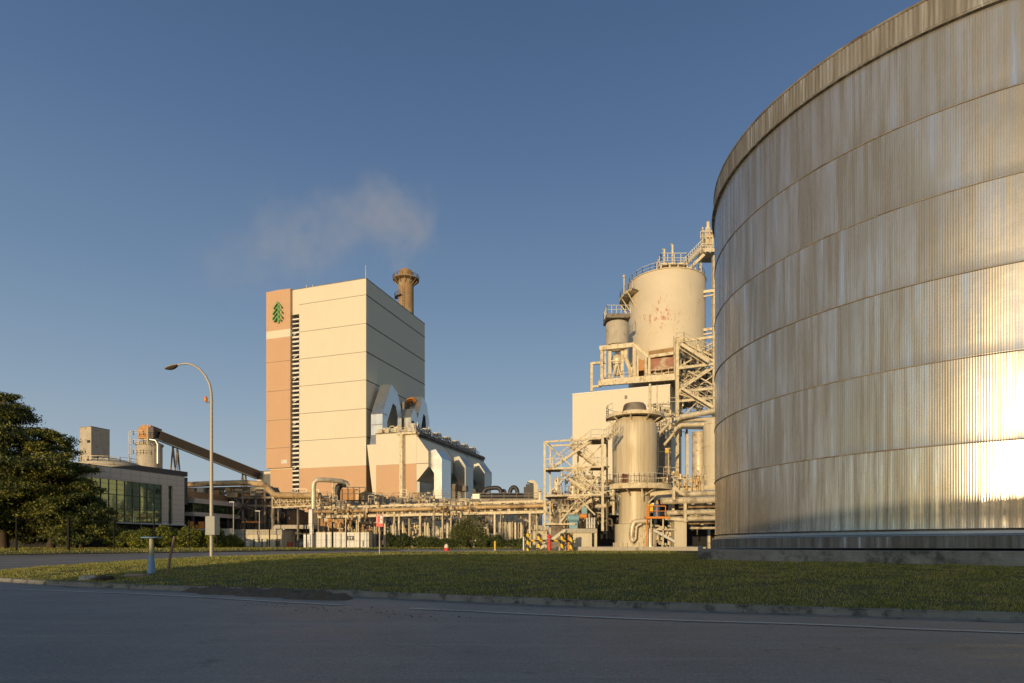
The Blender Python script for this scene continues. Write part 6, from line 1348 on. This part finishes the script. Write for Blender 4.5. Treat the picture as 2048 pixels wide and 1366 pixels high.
pr = thing('pipe_support', 'cream steel supports holding the bundle of horizontal pipes', 'pipe support', (P(1375, 0, 61).x, 61, GP))
b = MB()
for px, a, c, D_ in ((1370, 1045, 997, 60.3), (1346, 1090, 978, 64), (1404, 1050, 960, 64), (1347, 1000, 975, 60.3), (1352, 1088, 1035, 66)): b.bar(R3(px, a, D_), R3(px, c, D_), 0.26)
b.bar(R3(1330, 1037, 60.2), R3(1372, 1040, 60.2), 0.3, 0.26); b.bar(R3(1346, 974, 60.4), R3(1362, 988, 60.4), 0.5, 0.3); b.bar(R3(1300, 988, 62), R3(1345, 984, 62), 0.3, 0.4); b.bar(R3(1296, 1006, 61), R3(1314, 988, 61), 0.12); b.build('bracket', M['steel'], pr, world=True)
b = MB(); b.bar(R3(1330, 985, 66), R3(1440, 972, 66), 0.5, 0.4); b.bar(R3(1330, 985, 70), R3(1440, 972, 70), 0.5, 0.4); b.bx(P(1330, 0, 68).x, P(1440, 0, 68).x, 66, 70, wz(976, 68), wz(974, 68)); b.build('deck', M['steel'], pr, world=True)
b = MB(); b.rail([R3(1303, 978, 62.5), R3(1347, 975, 62.5)], 1.1, 0.035, 0.9); b.rail([R3(1350, 973, 65.9), R3(1432, 968, 65.9)], 1.0, 0.035, 0.9); b.build('railing', M['steel'], pr, world=True)
t = thing('concrete_pier', 'square cream concrete pier under the horizontal pipes', 'pier', (P(1364, 0, 60).x, 60.5, GP)); MB().bx(-0.62, 0.62, 0, 1.2, 0, wz(1043, 60) - GP).build('shaft', M['cream2'], t, bevel=0.03); MB().bx(-0.7, 0.7, -0.08, 1.3, wz(1043, 60) - GP, wz(1040, 60) - GP).build('cap', M['concrete_l'], t)
# orange platform with blue drum
op = thing('orange_platform', 'small orange railed platform with a ladder beside the round tank', 'platform', P(1312, 1036, 60.5))
b = MB(); b.bx(P(1293, 0, 60).x, P(1338, 0, 60).x, 60, 61.2, wz(1037, 60), wz(1033, 60)); b.build('deck', M['orange'], op, world=True)
b = MB(); b.rail([R3(1297, 1033, 60), R3(1331, 1033, 60)], 1.05, 0.035, 0.85); b.rail([R3(1297, 1033, 61.2), R3(1331, 1033, 61.2)], 1.05, 0.035, 0.85); b.build('railing', M['orange'], op, world=True)
b = MB(); fbox(b, 1294, 1298, 1009, 1033, 60.1, 0.2); fbox(b, 1300, 1306, 1008, 1024, 60.3, 0.3); b.build('gate_panel', M['yellow'], op, world=True)
b = MB(); beam(b, (1307, 1060, 60.5), (1351, 1084, 60.5), 0.12, 0.25); b.build('stair_stringer', M['galv'], op, world=True)
b = MB(); b.bar(R3(1326, 1036, 60.4), R3(1326, 1090, 60.4), 0.12); b.bar(R3(1302, 1036, 60.4), R3(1302, 1090, 60.4), 0.12); b.bar(R3(1308, 1059, 60.4), R3(1352, 1059, 60.4), 0.12); b.build('leg', M['steel'], op, world=True)
t = thing('blue_drum', 'deep blue upright drum with a tan cone cap on the orange platform', 'drum', (P(1313, 0, 60.6).x, 60.6, wz(1033, 60)))
MB().lathe((0, 0, 0), [(0.32, 0), (0.34, 0.1), (0.33, 1.15), (0.26, 1.25), (0, 1.28)], 24).build('body', M['blue_d'], t, smooth=True); MB().lathe((0.06, 0, 1.26), [(0.17, 0), (0.15, 0.25), (0.06, 0.42), (0, 0.44)], 14).build('cap', M['insul_r'], t, smooth=True)
t = thing('vessel', 'squat lagged vessel with flanges behind the orange pole', 'vessel', (P(1301, 0, 62).x, 62, GP)); MB().lathe((0, 0, 0), [(0.62, 0), (0.62, 1.9), (0.5, 2.2), (0, 2.3)], 24).build('shell', M['insul'], t, smooth=True); MB().lathe((0, 0, 1.85), [(0.62, 0), (0.7, 0), (0.7, 0.1), (0.62, 0.1)], 24).build('flange', M['steel'], t)
clutter('pipe_station', 'valves and small pipes on the deck left of the wide stained tank', 1330, 1410, 945, 972, 64.5, 90, ['steel', 'insul', 'insul_r'], 54)
clutter('pipe_station', 'small valves and pipes at the right foot of the round tank', 1262, 1350, 1050, 1088, 61.5, 70, ['steel', 'insul'], 55)
clutter('pipe_station', 'pipes and brackets behind the horizontal bundle', 1372, 1436, 985, 1060, 66, 70, ['steel', 'insul_r', 'steel_d'], 56)
b = MB(); fbox(b, 1300, 1446, 1000, 1092, 74, 5); tag(b.build('shade_box', M['dark'], loc=P(1370, 1092, 74)), 'near-black box painted as the shaded space behind the pipe bundle at the foot of the big tank', 'shed')  # near-black boxes paint the shade of open spaces behind the pipes
b = MB(); fbox(b, 1195, 1240, 1030, 1092, 70, 5); tag(b.build('shade_box', M['dark'], loc=P(1215, 1092, 70)), 'near-black box painted as the shaded opening between the pump plinth and the round tank', 'shed')

# stair tower
D0, D1 = 58.5, 61.5
stw = thing('stair_tower', 'open cream steel stair tower with zigzag flights and crossed braces', 'stair tower', (P(1148, 0, 60).x, 60, GP))
b = MB()
for px, a, c, D_, w in ((1089, 1090, 883, D0, .20), (1100, 1080, 893, D1, .16), (1156, 1066, 880, D1 + 0.5, .16), (1205, 1062, 868, D0, .24), (1214, 1062, 870, D1, .18)): b.bar(R3(px, a, D_), R3(px, c, D_), w)
b.build('column', M['steel'], stw, world=True)
b = MB()
for (x0, y0, x1, y1, D_) in ((1089, 884, 1205, 876, D0), (1100, 892, 1214, 886, D1), (1089, 938, 1205, 933, D0), (1100, 942, 1214, 938, D1), (1089, 992, 1205, 989, D0), (1100, 996, 1214, 993, D1), (1089, 1048, 1150, 1048, D0)): b.bar(R3(x0, y0, D_), R3(x1, y1, D_), 0.11, 0.18)
for py in (884, 938, 992): b.bar(R3(1089, py, D0), R3(1100, py + 8, D1), 0.14); b.bar(R3(1205, py - 6, D0), R3(1214, py, D1), 0.14)
b.build('beam', M['steel'], stw, world=True)
b = MB()
for (x0, y0, x1, y1, D_) in ((1091, 886, 1148, 937, D0), (1148, 937, 1204, 988, D0), (1204, 940, 1120, 1044, D0 + .3), (1092, 990, 1148, 940, D0 + .3), (1150, 988, 1190, 1030, D0), (1204, 890, 1160, 934, D1)): b.bar(R3(x0, y0, D_), R3(x1, y1, D_), 0.12)
b.build('brace', M['steel'], stw, world=True)
fl = [((1104, 936, 59.6), (1182, 882, 59.6)), ((1196, 936, 60.8), (1142, 893, 60.8)), ((1137, 958, 59.8), (1196, 1000, 59.8)), ((1212, 880, 60), (1234, 862, 60.5)), ((1196, 990, 60.9), (1150, 950, 60.9)), ((1130, 1060, 57.8), (1078, 1098, 57.8)), ((1120, 1046, 60), (1182, 1000, 60))]
for k, (a, c) in enumerate(fl): b = MB(); flight(b, R3(*a), R3(*c), 0.9, st=0.26, rail=k != 5); b.build('stair_flight', M['steel'] if k != 5 else M['cream2'], stw, world=True)
b = MB()
for (x0, x1, py) in ((1089, 1122, 939), (1182, 1214, 880), (1182, 1214, 936), (1182, 1220, 994), (1095, 1135, 994), (1089, 1150, 1049)): b.bx(P(x0, 0, 60).x, P(x1, 0, 60).x, D0, D1, wz(py + 1.5, 60), wz(py, 60))
b.build('landing', M['steel_d'], stw, world=True)
for (x0, x1, py) in ((1089, 1122, 939), (1182, 1214, 880), (1182, 1214, 936), (1182, 1220, 994)):
    for yy in (D0 + 0.05, D1): b = MB(); b.rail([R3(x0, py, yy), R3(x1, py, yy)], 1.05, 0.025, 0.7); b.build('railing', M['galv'], stw, world=True)
clutter('pipe_station', 'tangle of cream pipes inside the lower stair tower', 1092, 1200, 985, 1056, 62.5, 130, ['steel', 'insul', 'insul_r'], 57)
clutter('pipe_station', 'pipework behind the diagonal braces of the stair tower', 1110, 1205, 940, 990, 66, 60, ['steel', 'insul', 'steel_d'], 58)
for i, (px, yt, w_) in enumerate(((1113, 955, 13), (1146, 962, 14), (1080, 978, 9))):
    D_ = 82; b = MB(); r_ = w_ / 2 / FPX * D_; t = thing('cowl', ['tall round topped cowl seen through the stair tower, left one', 'round topped cowl with a dark port seen through the stair tower, right one', 'small cowl just left of the stair tower'][i], 'cowl', (P(px, 0, D_).x, D_, GP), 0)
    h = wz(yt, D_) - GP; MB().lathe((0, 0, 0), [(r_, 0), (r_, h - r_), (r_ * .85, h - r_ * .5), (r_ * .5, h - r_ * .12), (0, h)], 20).build('shell', M['insul'], t, smooth=True)
    MB().lathe((0, -r_ * 1.0, h - r_ * 1.4), [(0, 0), (r_ * .3, 0), (r_ * .3, r_ * .5), (0, r_ * .5)], 12).build('port', M['dark'], t)
wallthing('shed', 'brown block added as a shaded gap behind the lower stair tower', 'shed', 1102, 1196, 998, 70, 4, M['steel_d'])  # brown backing put in to darken the gaps between the cream members
wallthing('shed', 'brown block added as a shaded gap behind the middle of the lattice, above the crossing pipes', 'shed', 1362, 1424, 742, 84, 3, M['steel_d'], py_bot=800)
clutter('trestle_pipework', 'dark brackets and cable trays in the heart of the lattice', 1358, 1430, 700, 860, 79.5, 99, ['steel_d', 'steel', 'brown'], 59, dd=3)
clutter('pipe_station', 'dark valves between the stair tower and the round tank', 1190, 1240, 960, 1056, 64.5, 60, ['steel_d', 'steel', 'insul_r'], 60)
# pump plinth with blue machine
t = thing('pump_plinth', 'cream concrete plinth with a wide slab in front of the stair tower', 'plinth', (P(1170, 0, 58).x, 58, GP))
hq = wz(1066, 58) - GP
MB().bx(P(1146, 0, 58).x - P(1170, 0, 58).x, P(1184, 0, 58).x - P(1170, 0, 58).x, 0, 2.2, 0, hq).build('block', M['cream2'], t, bevel=0.03)
MB().bx(P(1130, 0, 58).x - P(1170, 0, 58).x, P(1194, 0, 58).x - P(1170, 0, 58).x, -0.2, 2.4, hq, hq + 0.42).build('slab', M['concrete_l'], t, bevel=0.03)
MB().bx(P(1189, 0, 58).x - P(1170, 0, 58).x, P(1194, 0, 58).x - P(1170, 0, 58).x, 0, 0.4, 0, hq).build('leg', M['cream2'], t)
zb_ = GP + hq + 0.42
t = thing('pump', 'blue and orange pump set with round ports on the cream slab', 'pump', (P(1152, 0, 58).x, 58.8, zb_))
b = MB(); b.tube([(-0.75, 0, 1.05), (0.35, 0, 1.05)], 0.36, 16); b.box((-0.2, 0, 0.35), (0.8, 0.6, 0.7)); b.box((0.9, 0.2, 1.75), (0.5, 0.4, 0.8)); b.build('motor', M['blue_m'], t, smooth=True)
MB().tube([(0.4, 0, 1.25), (1.1, 0, 1.25)], 0.22, 14).build('coupling', M['orange'], t, smooth=True)
b = MB()
for k in range(4): b.tube([(1.15 + k * 0.24, -0.1, 0.05), (1.15 + k * 0.24, -0.1, 1.1)], 0.085, 10); b.lathe((1.15 + k * 0.24, -0.1, 0.5), [(0.09, 0), (0.13, 0.02), (0.13, 0.1), (0.09, 0.12)], 10)
b.build('filter_bank', M['galv'], t, smooth=True)
for i, (px, r_) in enumerate(((1128, 0.34), (1140, 0.3))):
    t = thing('hand_wheel', ['dark round valve wheel behind the barrier, left one', 'dark round valve wheel behind the barrier, right one'][i], 'valve wheel', (P(px, 0, 56.2).x, 56.2, GP + 0.75)); bm_ = MB(); pts = [(r_ * math.cos(a), 0, r_ * math.sin(a)) for a in np.linspace(0, 2 * math.pi, 21)]; bm_.tube(pts, 0.05, 7)
    for a in (0, 1.05, 2.1): bm_.bar((-r_ * math.cos(a), 0, -r_ * math.sin(a)), (r_ * math.cos(a), 0, r_ * math.sin(a)), 0.04)
    bm_.build('wheel', M['black'], t); MB().tube([(0, 0.1, 0), (0, 0.1, -0.75)], 0.05, 6).build('stem', M['steel_d'], t)

# striped barrier, hydrant, orange post
def stripes():
    t = NT('yellow_black_stripes'); v = t.coord((1, 1, 1)); w = t.n('ShaderNodeTexWave', wave_type='BANDS', bands_direction='DIAGONAL'); w.inputs['Scale'].default_value = 0.9; w.inputs['Distortion'].default_value = 0; t.l(v, w.inputs['Vector'])
    t.l(t.ramp(w.outputs['Fac'], [(0.48, (0.72, 0.47, 0.02)), (0.52, (0.02, 0.02, 0.02))]), t.b.inputs['Base Color']); t.b.inputs['Roughness'].default_value = 0.5; return t.m
M['stripe'] = stripes()
D = 54.5; bx0 = P(1056, 0, D).x; zg = v1(bx0, D)
br_ = thing('barrier', 'yellow and black striped pipe barrier in front of the stair tower', 'barrier', (bx0, D, zg))
for px in (1056, 1078, 1124, 1142):
    x = P(px, 0, D).x - bx0; b = MB(); b.tube([(x, 0, 0), (x, 0, 1.35), (x, 0, 1.55)], 0.15, 14); b.lathe((x, 0, 1.5), [(0.17, 0), (0.19, 0.05), (0.14, 0.2), (0, 0.26)], 14); b.build('post', M['stripe'], br_, smooth=True)
b = MB(); b.tube([(0, 0, 1.05), (P(1142, 0, D).x - bx0, 0, 1.05)], 0.10, 10); b.tube([(-0.2, 0.6, 1.15), (0, 0, 1.1)], 0.1, 10); b.build('rail', M['stripe'], br_, smooth=True)
x = P(1098.5, 0, 53.9).x; t = thing('hydrant', 'red hydrant with a domed cap in front of the striped barrier', 'hydrant', (x, 53.9, v1(x, 53.9)))
MB().lathe((0, 0, 0), [(0.22, 0), (0.22, 0.05), (0.15, 0.08), (0.15, 0.95), (0.12, 1.0), (0.12, 1.35)], 18).build('barrel', M['red'], t, smooth=True)
MB().lathe((0, 0, 1.33), [(0.15, 0), (0.2, 0.03), (0.19, 0.12), (0.12, 0.25), (0.05, 0.33), (0, 0.36)], 18).build('bonnet', M['red'], t, smooth=True)
for s in (-1, 1): MB().tube([(s * 0.10, -0.02, 1.15), (s * 0.24, -0.04, 1.15)], 0.07, 10).build('outlet', M['blue_d'], t, smooth=True)
x = P(1139, 0, 55).x; t = thing('orange_post', 'short fat orange post at the right end of the striped barrier', 'post', (x, 55, v1(x, 55))); MB().lathe((0, 0, 0), [(0.20, 0), (0.19, 1.0), (0.17, 1.5), (0.1, 1.6), (0, 1.62)], 16).build('tube', M['orange'], t, smooth=True); MB().lathe((0, 0, 0), [(0.26, 0), (0.26, 0.05), (0.2, 0.06)], 16).build('foot', M['rust_o'], t)
x = P(1069, 0, 56.8).x; t = thing('white_post', 'small white marker post behind the striped barrier', 'post', (P(1047, 0, 58).x, 58, v1(0, 58))); MB().bx(-0.06, 0.06, -0.05, 0.05, 0, 1.3).build('stick', M['white'], t)

# ------------------------------------------------------------------ unseen block added behind the camera, its outline shaped to shade the road
wh = thing('shadow_block', 'unseen block behind the camera, added to shade the road and lawn', 'shadow_block', (0, -31, 0))
out = [(-75, 0), (-75, 4.5), (-36.5, 4.6), (-33.8, 6.0), (-29, 6.9), (-20, 7.2), (-12, 7.8), (-4, 8.1), (70, 8.2), (70, 0)]
b = MB(); b.prism(out, -20, 0); b.build('wall', M['steel_d'], wh)
b = MB()
for a, c in zip(out[1:-2], out[2:-1]): b.bar((a[0], -10, a[1] + 0.05), (c[0], -10, c[1] + 0.05), 20.4, 0.08)
b.build('roof', M['galv'], wh)
